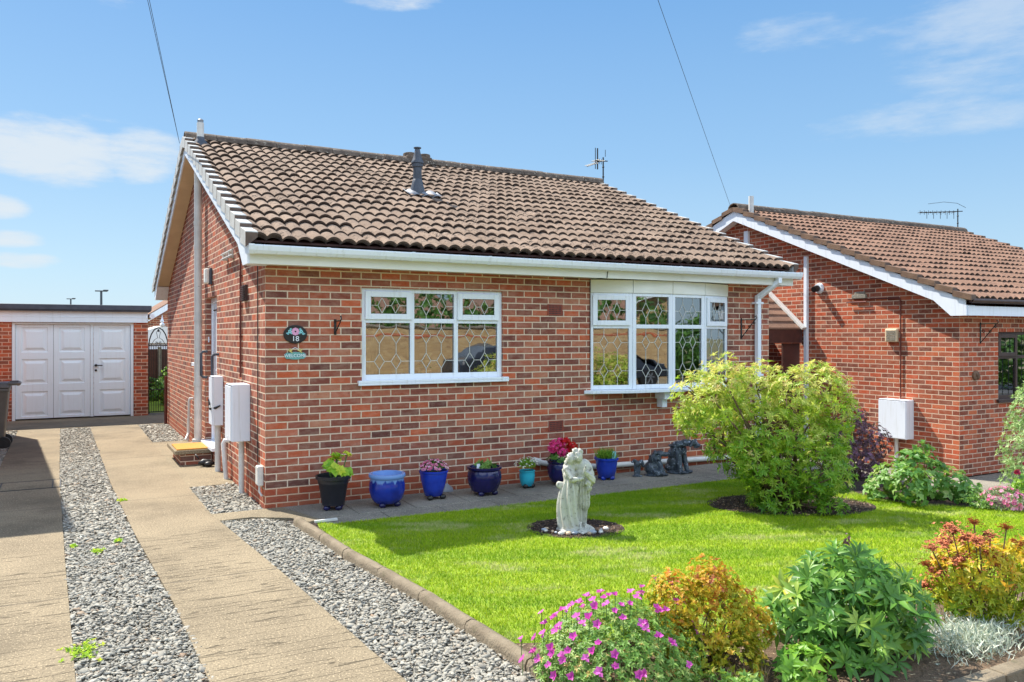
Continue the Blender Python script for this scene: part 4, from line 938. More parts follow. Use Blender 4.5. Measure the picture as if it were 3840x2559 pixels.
# what shows through the gate
def backdrop_fence(x0, x1, y, h, mat, lab, name='panel_fence', post=1.8):
    f = thing(name, lab, 'fence', (0, y, 0)); mb = MB(); n = int((x1-x0)/.14)
    for i in range(n): xx = x0+(x1-x0)*i/n; mb.box(xx, xx+.15, (i % 2)*.012, (i % 2)*.012+.018, .02, h)
    obj('boards', mb, mat, f)
    k = int((x1-x0)/post)
    for i in range(k+1): mb = MB(); mb.box(x0+i*post-.05, x0+i*post+.05, -.06, .04, 0, h+.06); obj('post', mb, M_SLAB, f)
    return f
backdrop_fence(-3, 9, 17.2, 1.35, M_DARKWOOD, 'dark boarded garden fence with concrete posts behind the iron gate')
mb = MB(); mb.prism([(-1.5, 11.7), (3, 11.7), (6, 17), (-1.5, 17)], -.085, -.01); tag(obj('lawn', mb, M_LAWNBASE, None), None, None, kind='structure')
Cn = thing('conservatory', 'white conservatory with pointed roof and finial beyond the iron gate', 'conservatory', (.87, 19.8, 0)); mb = MB(); mb.box(-1.6, 2.4, .0, 3, 0, 1.5); obj('wall', mb, M_WHITE, Cn)
mb = MB(); mb.add([(-1.7, -.1, 1.5), (2.5, -.1, 1.5), (.05, .0, 2.06), (-1.7, 3, 1.5), (2.5, 3, 1.5), (.05, 3, 2.06)], ((0, 1, 2), (0, 2, 5, 3), (1, 4, 5, 2), (3, 5, 4))); obj('roof', mb, M_FASCIA, Cn)
mb = MB(); mb.lathe([(.05, 0), (.08, .06), (.03, .1), (.06, .15), (.03, .22), (.004, .36)], 10, (.05, 0, 2.05)); obj('finial', mb, M_WHITE, Cn)
Bh = thing('brick_house', 'orange brick house with white bargeboard glimpsed beyond the garage', 'house', (1.0, 26.3, 0)); mb = MB()
mb.add([(.05, 0, 0), (8, 0, 0), (8, 0, 2.5), (4.2, 0, 5.1), (.05, 0, 2.5), (.05, 8, 0), (8, 8, 0), (8, 8, 2.5), (4.2, 8, 5.1), (.05, 8, 2.5)], ((0, 1, 2, 3, 4), (0, 4, 9, 5), (1, 6, 7, 2), (5, 9, 8, 7, 6))); obj('wall', mb, M_BRICK, Bh)
mb = MB(); mb.add([(-.25, -.25, 2.4), (4.2, -.25, 5.3), (4.2, 8.2, 5.3), (-.25, 8.2, 2.4)], ((0, 1, 2, 3),)); mb.add([(8.3, -.25, 2.4), (4.2, -.25, 5.3), (4.2, 8.2, 5.3), (8.3, 8.2, 2.4)], ((0, 3, 2, 1),)); o = obj('roof', mb, M_TILE_N, Bh); sd = o.modifiers.new('s', 'SOLIDIFY'); sd.thickness = .1
mb = MB(); mb.bar((-.2, -.27, 2.26), (4.2, -.27, 5.13), .03, .22, up=(0, 1, 0)) if False else mb.bar((-.2, -.27, 2.27), (4.2, -.27, 5.14), .2, .03, up=(0, 1, 0)); mb.bar((8.25, -.27, 2.27), (4.2, -.27, 5.14), .2, .03, up=(0, 1, 0)); obj('barge_board', mb, M_WHITE, Bh)
for (x, y, h, lab) in ((.465, 58.8, 5.0, 'nearer grey street lamp with double head far behind the garage'), (-1.39, 94.1, 5.75, 'farther thin street lamp far behind the garage')):
    r = thing('street_lamp', lab, 'street lamp', (x, y, 0), 0, 'street lamps beyond the garage'); mb = MB(); mb.tube([(0, 0, -.2), (0, 0, h)], [.10, .08], 10); obj('pole', mb, M_DKGREY, r)
    mb = MB(); mb.box(-.42, .42, -.08, .08, h-.03, h+.06); mb.box(.12, .48, -.12, .12, h+.02, h+.12); obj('lamp_head', mb, M_DKGREY, r, bevel=.03)

# wheelie bin by the garage
M_BIN = pmat('grey bin plastic', lin(108,104,97), lin(92,89,83), 3, .42, .001, 60)
r = thing('wheelie_bin', 'dark grey wheelie bin by the left edge of the drive', 'bin', (-2.84, 6.74, -.03)); mb = MB()
b0, b1 = [(-.21, -.2), (.2, -.2), (.2, .2), (-.21, .2)], [(-.29, -.27), (.27, -.27), (.27, .27), (-.29, .27)]
mb.add([(x, y, .1) for x, y in b0]+[(x, y, .95) for x, y in b1], ((3, 2, 1, 0), (0, 1, 5, 4), (1, 2, 6, 5), (2, 3, 7, 6), (3, 0, 4, 7))); mb.box(-.3, .28, -.28, .28, .9, .96); obj('body', mb, M_BIN, r, bevel=.02)
mb = MB(); mb.add([(-.33, -.3, .965), (.3, -.3, .965), (.3, .3, .965), (-.33, .3, .965), (-.3, -.25, 1.03), (.26, -.25, 1.05), (.26, .25, 1.05), (-.3, .25, 1.03)], ((3, 2, 1, 0), (4, 5, 6, 7), (0, 1, 5, 4), (1, 2, 6, 5), (2, 3, 7, 6), (3, 0, 4, 7))); obj('lid', mb, M_BIN, r, bevel=.02)
mb = MB(); mb.tube([(.26, -.24, 1.03), (.37, -.24, 1.03), (.40, -.2, 1.02), (.40, .2, 1.02), (.37, .24, 1.03), (.26, .24, 1.03)], .028, 10); obj('handle', mb, M_BIN, r, smooth=40)
for s in (-1, 1): mb = MB(); mb.tube([(.2, s*.21, .1), (.2, s*.27, .1)], .1, 20); mb.tube([(.2, s*.2695, .1), (.2, s*.28, .1)], .05, 12); obj('wheel', mb, M_BLACK, r, smooth=40)
# inspection cover in the drive
r = thing('inspection_cover', 'rectangular steel inspection cover sunk in the left drive strip', 'manhole cover', (-2.17, 2.62, .0005)); mb = MB(); mb.box(-.36, .33, -.29, .29, 0, .003); obj('plate', mb, M_DRIVE, r)
mb = MB()
for a in ((-.37, .34, -.30, -.285), (-.37, .34, .285, .30), (-.37, -.355, -.285, .285), (.325, .34, -.285, .285), (-.28, -.27, -.285, .285), (.25, .26, -.285, .285)): mb.box(a[0], a[1], a[2], a[3], 0, .0055)
obj('rim', mb, M_SEAL, r)

# rounded concrete edging along the lawn, one piece after another
EP = [(.10,-.64), (.13,-.80), (.17,-1.55), (.20,-2.12), (.265,-2.75), (.325,-3.4), (.36,-4.05), (.395,-4.72), (.46,-5.35), (.56,-5.93)]
for i, (a, b) in enumerate(zip(EP[1:], EP[2:])):
    A, B = Vector((*a, 0)), Vector((*b, 0)); d = (B-A); L = d.length; mb = MB(); pr = [(-.045, -.085), (-.045, .025), (-.034, .05), (0, .062), (.034, .05), (.045, .025), (.045, -.085)]; k = len(pr); ns = 8
    for q in range(ns+1):
        y = .004+(L-.008)*q/ns; j = random.uniform(-.003, .003); mb.v += [(x+j, y, z+random.uniform(-.002, .003)) for x, z in pr]
    for q in range(ns): mb.f += [(q*k+j, q*k+j+1, (q+1)*k+j+1, (q+1)*k+j) for j in range(k-1)]
    mb.f += [tuple(range(k)), tuple(ns*k+j for j in reversed(range(k)))]
    lab = ['edging stone where the lawn meets the house path', 'second edging stone from the house path', 'third edging stone from the house path', 'fourth edging stone from the house path', 'fifth edging stone from the house path', 'sixth edging stone from the house path, nearly at the pink flowers', 'edging stone beside the pink flowers, with soil against it', 'last edging stone at the front corner of the flower bed'][i]
    tag(obj('edging_stone', mb, M_KERB, None, smooth=50, loc=A, rot=math.atan2(-d.x, d.y)), 'weathered round-topped concrete '+lab, 'edging stone', 'edging stones between gravel and lawn')
for i in range(6):
    x0 = .58+i*.92; mb = MB(); mb.box(0, .91, -.05, .05, -.085, .045)
    tag(obj('edging_stone', mb, M_KERB, None, bevel=.012, loc=(x0, -5.99, 0)), ['grey edging stone behind the front corner of the bed', 'second grey edging stone below the pink flowers', 'grey edging stone in front of the lupin clump', 'grey edging stone in front of the silvery plant', 'fifth grey edging stone along the front of the bed', 'farthest grey edging stone along the front of the bed'][i], 'edging stone', 'edging stones along the front of the bed')
mb = MB(); mb.box(0, .22, -.014, .014, 0, .025); tag(obj('batten', mb, M_PIPE, None, bevel=.004, loc=(.27, -.875, -.0), rot=rad(2)), 'short pale batten at the corner of lawn and path', 'batten')

# telephone wires and aerials
def wire(name, lab, p, q, sag, n=1):
    mb = MB()
    for i in range(n):
        pts = []
        for k in range(25):
            s = k/24; v = Vector(p).lerp(Vector(q), s); v.z -= sag*4*s*(1-s); v.x += (i-.5)*.09*s if n > 1 else 0; pts.append(v)
        mb.tube(pts, .0032, 5)
    tag(obj(name, mb, M_SEAL), lab, 'wire')
wire('telephone_wire', 'twin dark telephone wires rising from the left gable end', (-.30, 4.5, 4.62), (-3.65, -10.95, 9.02), .03, 2)
wire('telephone_wire', 'single dark telephone wire rising from the neighbour gable end', (9.86, 3.6, 4.28), (-4.1, -7.9, 7.75), .03)
def aerial(lab, loc, h, L, rz, n, grid):
    r = thing('tv_aerial', lab, 'aerial', loc, rz, 'television aerials on roofs'); mb = MB(); mb.tube([(0, 0, -.9), (0, 0, h)], .014, 8)
    for z in (h*.25, h*.5, h*.75): mb.ell((0, 0, z), (.025, .025, .018), 8)
    obj('mast', mb, M_BLACK, r)
    mb = MB(); mb.tube([(.12, 0, h-.06), (-L, 0, h-.10)], .011, 8); obj('boom', mb, M_BLACK, r); mb = MB()
    for i in range(n): x = -L+L*i/n*1.0; mb.tube([(x, -.11, h-.09), (x, .11, h-.09)], .007, 6); mb.tube([(x, 0, h-.15), (x, 0, h-.04)], .005, 6)
    obj('elements', mb, M_BLACK, r); mb = MB()
    if grid:
        for x in (-.22, -.16): mb.tube([(x, 0, h-.26), (x, 0, h+.16)], .014 if x > -.2 else .008, 6)
        for x in (.06,): mb.tube([(x, 0, h+.02), (x, 0, h+.16)], .006, 6)
        mb.tube([(-.12, -.02, h-.1), (-.4, -.05, h-.22), (-.5, -.05, h-.26)], .006, 6)
        for k in range(6): mb.tube([(-.22-.05*k, -.08, h-.16-.018*k), (-.22-.05*k, .04, h-.13-.018*k)], .007, 6)
    else:
        mb.tube([(-.75, 0, h+.12), (-.35, 0, h+.17), (-.02, 0, h+.14), (.2, 0, h+.03)], .005, 6)
        for k in range(5): mb.tube([(-.1-.17*k, 0, h-.25), (-.1-.17*k, 0, h-.1)], .006, 6)
    obj('reflector', mb, M_BLACK, r); return r
aerial('short black television aerial behind the right end of the main ridge', (7.66, 4.9, 4.55), .78, .22, rad(10), 4, True)
aerial('wide black television aerial behind the neighbour ridge', (17.75, 3.9, 4.2), .72, .95, rad(-28), 9, False)

# ------------------------------------------------------------------ across and beside: places the photograph only shows as shadow and reflection
Lh = thing('house', 'brick house with single pitched roof to the left of the drive', 'house', (0, 0, 0)); mb = MB(); xa, xb, ya, yb, za, zb = -9.5, -3.2, 3.45, 9.75, 4.9, 3.25
mb.add([(xa, ya, -.1), (xb, ya, -.1), (xb, yb, -.1), (xa, yb, -.1), (xa, ya, za-.15), (xb, ya, za-.15), (xb, yb, zb-.15), (xa, yb, zb-.15)], ((0, 1, 5, 4), (1, 2, 6, 5), (2, 3, 7, 6), (3, 0, 4, 7))); obj('wall', mb, M_BRICK_N, Lh)
mb = MB(); mb.add([(xa, ya-.02, za-.15), (xb+.01, ya-.02, za-.15), (xb+.01, yb, zb-.15), (xa, yb, zb-.15), (xa, ya-.02, za), (xb+.01, ya-.02, za), (xb+.01, yb, zb), (xa, yb, zb)], ((3, 2, 1, 0), (4, 5, 6, 7), (0, 1, 5, 4), (1, 2, 6, 5), (2, 3, 7, 6), (3, 0, 4, 7))); obj('roof', mb, M_TILE_N, Lh)
bw_ = thing('boundary_wall', 'long buff brick boundary wall with a red band across the road', 'wall', (0, -19, 0)); mb = MB(); mb.box(-8, 16.5, -.2, 0, -.1, 2.05); obj('wall', mb, M_BUFF, bw_)
mb = MB(); mb.box(-8, 16.5, -.21, .01, 1.72, 1.80); obj('band', mb, M_PLINTH, bw_); mb = MB(); mb.box(-8.02, 16.5, -.24, .04, 2.051, 2.12); obj('coping', mb, M_SLAB, bw_, bevel=.01)
Oh = thing('bungalow', 'buff brick bungalow with white bargeboards across the road', 'bungalow', (16.5, -27, 0)); mb = MB()
mb.add([(0, 0, 0), (9, 0, 0), (9, 0, 2.6), (4.5, 0, 4.6), (0, 0, 2.6), (0, -9, 0), (9, -9, 0), (9, -9, 2.6), (4.5, -9, 4.6), (0, -9, 2.6)], ((0, 1, 2, 3, 4), (0, 4, 9, 5), (1, 6, 7, 2), (5, 9, 8, 7, 6))); obj('wall', mb, M_BUFF, Oh)
mb = MB(); mb.add([(-.4, .4, 2.5), (4.5, .4, 4.75), (4.5, -9.3, 4.75), (-.4, -9.3, 2.5)], ((0, 1, 2, 3),)); mb.add([(9.4, .4, 2.5), (4.5, .4, 4.75), (4.5, -9.3, 4.75), (9.4, -9.3, 2.5)], ((0, 3, 2, 1),)); o = obj('roof', mb, M_TILE_N, Oh); sd = o.modifiers.new('s', 'SOLIDIFY'); sd.thickness = .12
mb = MB(); mb.bar((-.4, .42, 2.45), (4.5, .42, 4.68), .25, .03, up=(0, 1, 0)); mb.bar((9.4, .42, 2.45), (4.5, .42, 4.68), .25, .03, up=(0, 1, 0)); obj('barge_board', mb, M_WHITE, Oh)
mb = MB(); mb.box(2.2, 4.2, .005, .03, 1.0, 2.1); obj('window', mb, M_DKGREY, Oh)
Oh2 = thing('bungalow', 'red brick bungalow with a long brown roof across the road', 'bungalow', (1.5, -26, -.62)); mb = MB()
mb.add([(0, 0, 0), (13, 0, 0), (13, 0, 2.6), (0, 0, 2.6), (0, -9, 0), (13, -9, 0), (13, -9, 2.6), (0, -9, 2.6), (0, -4.5, 4.6), (13, -4.5, 4.6)], ((0, 1, 2, 3), (4, 7, 6, 5), (0, 3, 8, 7, 4), (1, 5, 6, 9, 2))); obj('wall', mb, M_BRICK_N, Oh2)
mb = MB(); mb.add([(-.3, .4, 2.5), (13.3, .4, 2.5), (13.3, -4.5, 4.75), (-.3, -4.5, 4.75)], ((0, 1, 2, 3),)); mb.add([(-.3, -9.4, 2.5), (13.3, -9.4, 2.5), (13.3, -4.5, 4.75), (-.3, -4.5, 4.75)], ((3, 2, 1, 0),)); o = obj('roof', mb, M_TILE_N, Oh2); sd = o.modifiers.new('s', 'SOLIDIFY'); sd.thickness = .12
mb = MB(); mb.box(-.3, 13.3, .4, .43, 2.3, 2.5); obj('fascia', mb, M_WHITE, Oh2)
M_CAR = pmat('dark car paint', lin(52, 56, 64), lin(46, 50, 58), 4, .18, 0); M_TYRE = pmat('tyre rubber', lin(30, 30, 31), None, 20, .8); M_RIM = pmat('alloy rim', lin(190, 192, 196), None, 10, .3, metal=.8); M_CARGLASS = pmat('car window', lin(34, 40, 46), None, 3, .06)
r = thing('parked_car', 'dark grey hatchback parked in front of the buff wall across the road', 'car', (11.3, -15.6, .0)); side = [(-2.05, .30), (-2.08, .62), (-2.0, .92), (-1.55, 1.02), (-1.15, 1.36), (-.5, 1.47), (.2, 1.44), (.75, 1.12), (1.2, .98), (1.85, .84), (2.05, .62), (2.02, .30)]
mb = MB(); k = len(side); prof = [(-.84, 1), (-.78, 1.0), (.78, 1.0), (.84, 1)]
for y, s in ((-.80, 0), (-.86, .6), (-.7, 1.)) : pass
rows = []
for y, q in ((-.66, 1.0), (-.86, .78), (-.86, .5), (.86, .5), (.86, .78), (.66, 1.0)): rows.append((y, q))
o = 0
for y in (-.85, .85): mb.v += [(x, y*(.80 if z > 1.1 else 1), z) for x, z in side]
mb.f += [tuple(range(k)), tuple(k+i for i in reversed(range(k)))]+[(i, k+i, k+(i+1) % k, (i+1) % k) for i in range(k)]; obj('body', mb, M_CAR, r, bevel=.06)
for s in (-1, 1):
    mb = MB(); q = [(-1.3, 1.02), (-1.02, 1.32), (-.45, 1.41), (.15, 1.38), (.62, 1.08)]; mb.add([(x, s*(.862 if z < 1.1 else .70), z) for x, z in q], (tuple(range(5)),)); obj('window', mb, M_CARGLASS, r)
    for x in (-1.3, 1.3):
        mb = MB(); mb.tube([(x, s*.68, .31), (x, s*.88, .31)], .31, 24); w_ = obj('wheel', mb, M_TYRE, r, smooth=40); mb = MB()
        for a in range(6): mb.bar((x, s*.885, .31), (x+.2*math.cos(a*math.pi/3), s*.885, .31+.2*math.sin(a*math.pi/3)), .05, .03, up=(0, 1, 0))
        obj('rim', mb, M_RIM, w_)

# ------------------------------------------------------------------ potted plants below the front wall
def glazemat(name, c1, c2, runs=None, rough=.12):
    m, t, b = newmat(name); co = objco(t); p = t.xyz(co)
    col = t.mix(t.ss(t.noise(co, 5, 3), .35, .65), c1, c2)
    if runs:                                                # paler glaze running down from the rim
        edge = t.noise(t.comb(t.m('MULTIPLY', p[0], 22.), t.m('MULTIPLY', p[1], 22.), 0.), 1, 2)
        col = t.mix(t.ss(t.m('ADD', p[2], t.m('MULTIPLY', edge, .12)), runs[1], runs[1]+.03), col, runs[0])
    t.put(b.inputs['Base Color'], col); b.inputs['Roughness'].default_value = rough
    t.put(b.inputs['Normal'], t.bump(t.noise(co, 7, 2), .004, .5)); return m
M_G_NAVY = glazemat('navy glaze', lin(34,30,84), lin(26,24,62)); M_G_BLUE = glazemat('blue glaze', lin(38,66,176), lin(30,52,150)); M_G_BLUE2 = glazemat('blue glaze with pale runs', lin(36,58,158), lin(26,42,124), (lin(120,156,214), .315))
M_G_TURQ = glazemat('turquoise glaze', lin(52,176,196), lin(38,150,176)); M_P_BLACK = pmat('black plastic', lin(40,40,48), lin(32,32,40), 5, .4, .001)
M_COMPOST = pmat('compost', lin(62,46,36), lin(40,30,24), 40, .95, .01, 60)
M_LF_LIME = leafmat('lime leaves', [(0, lin(107,168,44)), (.6, lin(168,212,62)), (1, lin(230,235,78))], .45)
M_LF_MID = leafmat('mid green leaves', [(0, lin(53,96,40)), (.6, lin(94,138,58)), (1, lin(145,179,89))], .3)
M_LF_BRIGHT = leafmat('bright green leaves', [(0, lin(78,134,40)), (.6, lin(123,174,53)), (1, lin(168,201,78))], .35)
M_PT_PINK = leafmat('pink petals', [(0, lin(222,90,140)), (.5, lin(240,150,186)), (1, lin(250,206,224))], .3)
M_PT_HOT = leafmat('hot pink petals', [(0, lin(226,36,120)), (1, lin(250,84,166))], .35); M_PT_RED = leafmat('red petals', [(0, lin(206,14,36)), (1, lin(240,40,60))], .35)
M_PT_WHITE = leafmat('white petals', [(0, lin(226,222,212)), (1, lin(250,248,240))], .3); M_STEM = pmat('green stem', lin(96,130,60), lin(80,110,50), 20, .6)
def petals(C, A, k, L, W=.75, spread=70): return rosettes(np.array(C, float), np.array(A, float), k, L, W, np.full(len(C), .5)+RNG.normal(0, .25, len(C)), spread, 'petals', .06, -.05)
def pot(label, x, y, prof, mat, feet, footr, footm, soilz, soilr, sq=0., ribs=False):
    r = thing('potted_plant' if 'empty' not in label else 'plant_pot', label, 'potted plant' if 'empty' not in label else 'plant pot', (x, y, 0), 0, 'pots along the front wall')
    mb = MB(); mb.lathe(prof, 36, sq=sq); obj('pot', mb, mat, r, smooth=50)
    mb = MB(); mb.lathe([(soilr, soilz-.01), (soilr*.6, soilz+.004), (.005, soilz+.008)], 24, sq=sq); obj('compost', mb, M_COMPOST, r, smooth=True)
    for a in feet:
        mb = MB(); mb.ell((footr*math.cos(a), footr*math.sin(a), .026), (.038, .026, .027), 10, None); obj('foot', mb, footm, r, smooth=True)
    return r
def hollow(outer, t=.016, dep=.07):
    R, Z = outer[-1]; return outer+[(R-t*.5, Z+.004), (R-t, Z), (R-t*1.5, Z-dep)]
F3 = (-2.3, -.85, 1.57); F4 = (-2.6, -1.2, .4, 2.)
r = pot('black ribbed bucket with lime green squash leaves, nearest the corner', .60, -.36, hollow([(.105, .05), (.112, .05), (.122, .12), (.126, .125), (.132, .19), (.136, .195), (.146, .26), (.152, .265), (.158, .31), (.176, .315), (.178, .345)]), M_P_BLACK, F4, .09, M_G_NAVY, .30, .155)
C = []; A = []; st = MB()
for i in range(13):
    a = i*2.4; q = .03+.11*((i*.37) % 1); h = .36+.20*((i*.61) % 1); p = Vector((q*math.cos(a)+.03, q*math.sin(a), h)); st.tube([(p.x*.3, p.y*.3, .30), (p.x*.8, p.y*.8, h*.8), p], .006, 6); C.append(p); A.append((math.cos(a)*.5, math.sin(a)*.5-.5, .75))
obj('stems', st, M_STEM, r); C = np.array(C); link('foliage', rosettes(C, np.array(A), 8, RNG.uniform(.055, .085, len(C)), .85, RNG.uniform(.2, 1, len(C)), 76, Lj=.08, droop=.1), M_LF_LIME, r)
pot('wide blue glazed empty bowl with pale runs below its rim, second pot from the corner', 1.135, -.47, hollow([(.10, .035), (.13, .04), (.165, .09), (.186, .17), (.184, .235), (.172, .285), (.176, .292), (.186, .30), (.192, .318), (.186, .338)], .03, .08), M_G_BLUE2, F3, .12, M_G_NAVY, .25, .155)
r = pot('tall blue pot of pink dianthus on dark iron feet', 1.705, -.36, hollow([(.088, .035), (.098, .04), (.118, .12), (.138, .20), (.15, .275), (.149, .28), (.158, .285), (.16, .305)]), M_G_BLUE, F3, .11, M_BLACK, .285, .135)
P = rdir(150, .1)*np.array([.14, .14, .10])+np.array([0, 0, .29]); link('foliage', leaves('foliage', P*np.array([.7, .7, 1]), rdir(150, .1), rdir(150), .07, .012, RNG.uniform(0, 1, 150)), M_LF_MID, r)
P = rdir(80, .25)*np.array([.155, .155, .115])+np.array([0, 0, .30]); link('flowers', petals(P, P-np.array([0, 0, .2]), 6, .024, .85), M_PT_PINK, r)
r = pot('squat navy bowl with a low green plant, between the pink dianthus and the turquoise pot', 2.29, -.42, hollow([(.11, .04), (.14, .045), (.178, .12), (.192, .19), (.186, .25), (.172, .272), (.178, .28), (.192, .288), (.194, .31)], .028, .06), M_G_NAVY, F3, .125, M_G_NAVY, .265, .155)
P = RNG.normal(0, .035, (22, 3))*np.array([1.3, 1.3, .4])+np.array([.01, 0, .30]); link('foliage', rosettes(P, rdir(22, .3), 7, .06, .5, RNG.uniform(0, 1, 22), 60), M_LF_MID, r)
mb = MB(); mb.box(-.10, -.06, -.012, -.008, .27, .345); obj('plant_tag', mb, M_WHITE, r)
r = pot('small turquoise pot of white daisies', 2.905, -.30, hollow([(.06, .02), (.07, .025), (.086, .09), (.093, .15), (.089, .182), (.093, .188), (.097, .20)]), M_G_TURQ, F3, .062, M_BLACK, .185, .08)
P = rdir(200, .1)*np.array([.13, .13, .10])+np.array([0, 0, .22]); link('foliage', leaves('foliage', P*np.array([.55, .55, .95]), rdir(200, .3), rdir(200), .06, .012, RNG.uniform(.3, 1, 200)), M_LF_BRIGHT, r)
P = rdir(62, .1)*np.array([.16, .14, .125])+np.array([0, 0, .225]); link('flowers', petals(P, P-np.array([0, 0, .1]), 9, .014, .5), M_PT_WHITE, r)
r = pot('navy bowl of hot pink and red pelargoniums behind the couple statue', 3.36, -.34, hollow([(.11, .035), (.13, .04), (.165, .11), (.178, .18), (.172, .24), (.165, .255), (.176, .265), (.178, .285)], .025, .06), M_G_NAVY, F3, .115, M_G_NAVY, .25, .15)
P = rdir(46, .05)*np.array([.17, .15, .10])+np.array([0, 0, .29]); link('foliage', rosettes(P, P-np.array([0, 0, .15]), 7, .035, .9, RNG.uniform(0, .9, 46), 72), M_LF_MID, r)
for nm, mt, cs in (('pink_flowers', M_PT_HOT, [(-.14, -.02, .45), (-.02, .02, .485), (-.03, -.05, .40), (-.08, .03, .47)]), ('red_flowers', M_PT_RED, [(.05, .02, .49), (.13, -.01, .43), (.17, .03, .40), (.10, -.05, .38)])):
    for c in cs: Q = rdir(30)*.052; link('flower', petals(Q+np.array(c), Q, 5, .027, .95), mt, r)
st = MB(); [st.tube([(c[0]*.3, c[1], .25), c], .005, 5) for c in [(-.14, -.02, .45), (-.02, .02, .485), (.05, .02, .49), (.13, -.01, .43)]]; obj('stems', st, M_STEM, r)
r = pot('bright blue tapered pot with grassy herb and pale blue tag', 4.02, -.31, hollow([(.085, .03), (.094, .035), (.112, .12), (.125, .22), (.126, .235), (.14, .24), (.142, .265)]), M_G_BLUE, F4, .085, M_G_BLUE, .25, .12, sq=.25)
P = RNG.normal(0, .045, (340, 3))*np.array([1, 1, 0])+np.array([-.01, 0, .245]); link('foliage', leaves('foliage', P, rdir(340, .75), rdir(340), RNG.uniform(.08, .17, 340), .008, RNG.uniform(0, 1, 340)), M_LF_BRIGHT, r)
mb = MB(); mb.box(.035, .095, -.07, -.066, .24, .345); obj('plant_tag', mb, M_AQUA, r)
mb = MB(); mb.add([(-.07, -.01, 0), (.07, -.04, 0), (.09, .02, .03), (.03, .03, .075), (-.06, .02, .06), (-.07, .0, .012), (.07, -.03, .012), (.085, .028, .038), (.03, .038, .085), (-.06, .03, .07)], ((0, 1, 2, 3, 4), (9, 8, 7, 6, 5), (0, 5, 6, 1), (1, 6, 7, 2), (2, 7, 8, 3), (3, 8, 9, 4), (4, 9, 5, 0)))
tag(obj('slate_piece', mb, M_FLASH, None, loc=(1.98, -.08, .001)), 'broken pale slate propped at the wall between the blue dianthus pot and navy bowl', 'slate')
# plants standing inside the windows
def houseplant(lab, loc, n, s, mat, potm=None):
    r = thing('houseplant', lab, 'houseplant', loc); mb = MB(); mb.lathe([(.05, 0), (.062, .09), (.066, .095), (.06, .1)], 16); obj('pot', mb, potm or M_PLINTH, r, smooth=40)
    P = RNG.normal(0, .02, (n, 3))+np.array([0, 0, .1]); link('foliage', leaves('foliage', P, rdir(n, .15), rdir(n), RNG.uniform(.5, 1.1, n)*s, s*.14, RNG.uniform(0, 1, n)), mat, r); return r
houseplant('spiky green houseplant behind the middle pane of the left window', (1.86, .2, 1.286), 70, .15, M_LF_BRIGHT)
houseplant('green houseplant in a pale blue pot behind the first pane of the left window', (1.50, .2, 1.286), 40, .11, M_LF_MID, M_AQUA)
houseplant('green houseplant behind the third pane of the left window', (2.45, .2, 1.286), 50, .13, M_LF_BRIGHT)
r = houseplant('yellow flowered houseplant behind the second light of the bow window', (4.75, .12, 1.075), 30, .1, M_LF_MID); P = rdir(9, .2)*.07+np.array([0, 0, .17]); link('flowers', petals(P, P, 8, .03, .6), M_LF_LIME, r)
mb = MB(); hp_ = [(.042*(16*math.sin(a)**3)/16, .042*(13*math.cos(a)-5*math.cos(2*a)-2*math.cos(3*a)-math.cos(4*a))/16) for a in [2*math.pi*i/32 for i in range(32)]]; disc(mb, hp_, -.004, .004); mb.bar((0, 0, .03), (0, 0, .3), .002); o = obj('hanging_heart', mb, M_AQUA, None, loc=(6.02, .1, 1.62)); o.scale = (1.3, 1, 1.9); tag(o, 'pale heart ornament hanging inside the last light of the bow window', 'ornament')

# ------------------------------------------------------------------ statues
def stonefig(name, base, stain, s0, s1, sc=16, rough=.75):
    return pmat(name, base, tuple(v*.84 for v in base), 6, rough, .004, 70, spots=(stain, sc, s0, s1))
M_STATUE = stonefig('weathered white cast stone', lin(196,194,182), lin(118,112,98), .52, .70, 24)
M_ORN = pmat('dark patinated stone', lin(84,94,104), lin(50,57,64), 18, .36, .008, 60, spots=(lin(168,178,188), 30, .56, .68))
def capsule(mb, a, b, r0, r1, n=10): mb.tube([a, b], [r0, r1], n); mb.ell(a, r0, n); mb.ell(b, r1, n)
S = MB()
S.lathe([(.2, 0), (.205, .02), (.17, .04), (.1, .05)], 20, (0, 0, 0), 1, .75)
SK = [(.0,-.055,.135,.115),(.03,-.06,.128,.11),(.10,-.07,.118,.105),(.18,-.076,.112,.10),(.26,-.072,.110,.10),(.33,-.062,.104,.094),(.39,-.056,.088,.082),(.44,-.055,.070,.066),(.48,-.055,.062,.056)]
o_ = len(S.v)
for z, x, rx, ry in SK: S.v += [(x+rx*math.cos(2*math.pi*j/28), ry*math.sin(2*math.pi*j/28), z) for j in range(28)]
for i in range(len(SK)-1): S.f += [(o_+i*28+j, o_+i*28+(j+1) % 28, o_+(i+1)*28+(j+1) % 28, o_+(i+1)*28+j) for j in range(28)]
S.f += [tuple(o_+j for j in reversed(range(28))), tuple(o_+(len(SK)-1)*28+j for j in range(28))]                                               # skirt
S.ell((-.06, 0, .50), (.066, .058, .085), 14); S.ell((-.065, .02, .565), (.07, .055, .05), 14)                                                  # her back and shoulders
S.ell((-.05, -.005, .655), (.047, .052, .058), 14); capsule(S, (-.07, .02, .62), (-.105, .035, .53), .045, .036); capsule(S, (-.105, .035, .53), (-.10, .02, .46), .036, .022); capsule(S, (-.05, 0, .62), (-.055, 0, .57), .03, .035)   # head, hair
capsule(S, (-.10, -.03, .565), (-.045, -.085, .48), .030, .026); capsule(S, (-.045, -.085, .48), (.045, -.09, .485), .025, .018); S.ell((.06, -.092, .49), (.022, .012, .014), 8)   # her arm across
capsule(S, (-.17, .02, .42), (-.12, .0, .40), .022, .03)                                                                                          # gathered drape
for z, x, rx in ((.36, .068, .070), (.42, .07, .070), (.48, .075, .074), (.53, .08, .079), (.58, .085, .082), (.30, .075, .07), (.25, .078, .066)): S.ell((x, .03, z), (rx, .065, .07), 14)    # his tunic
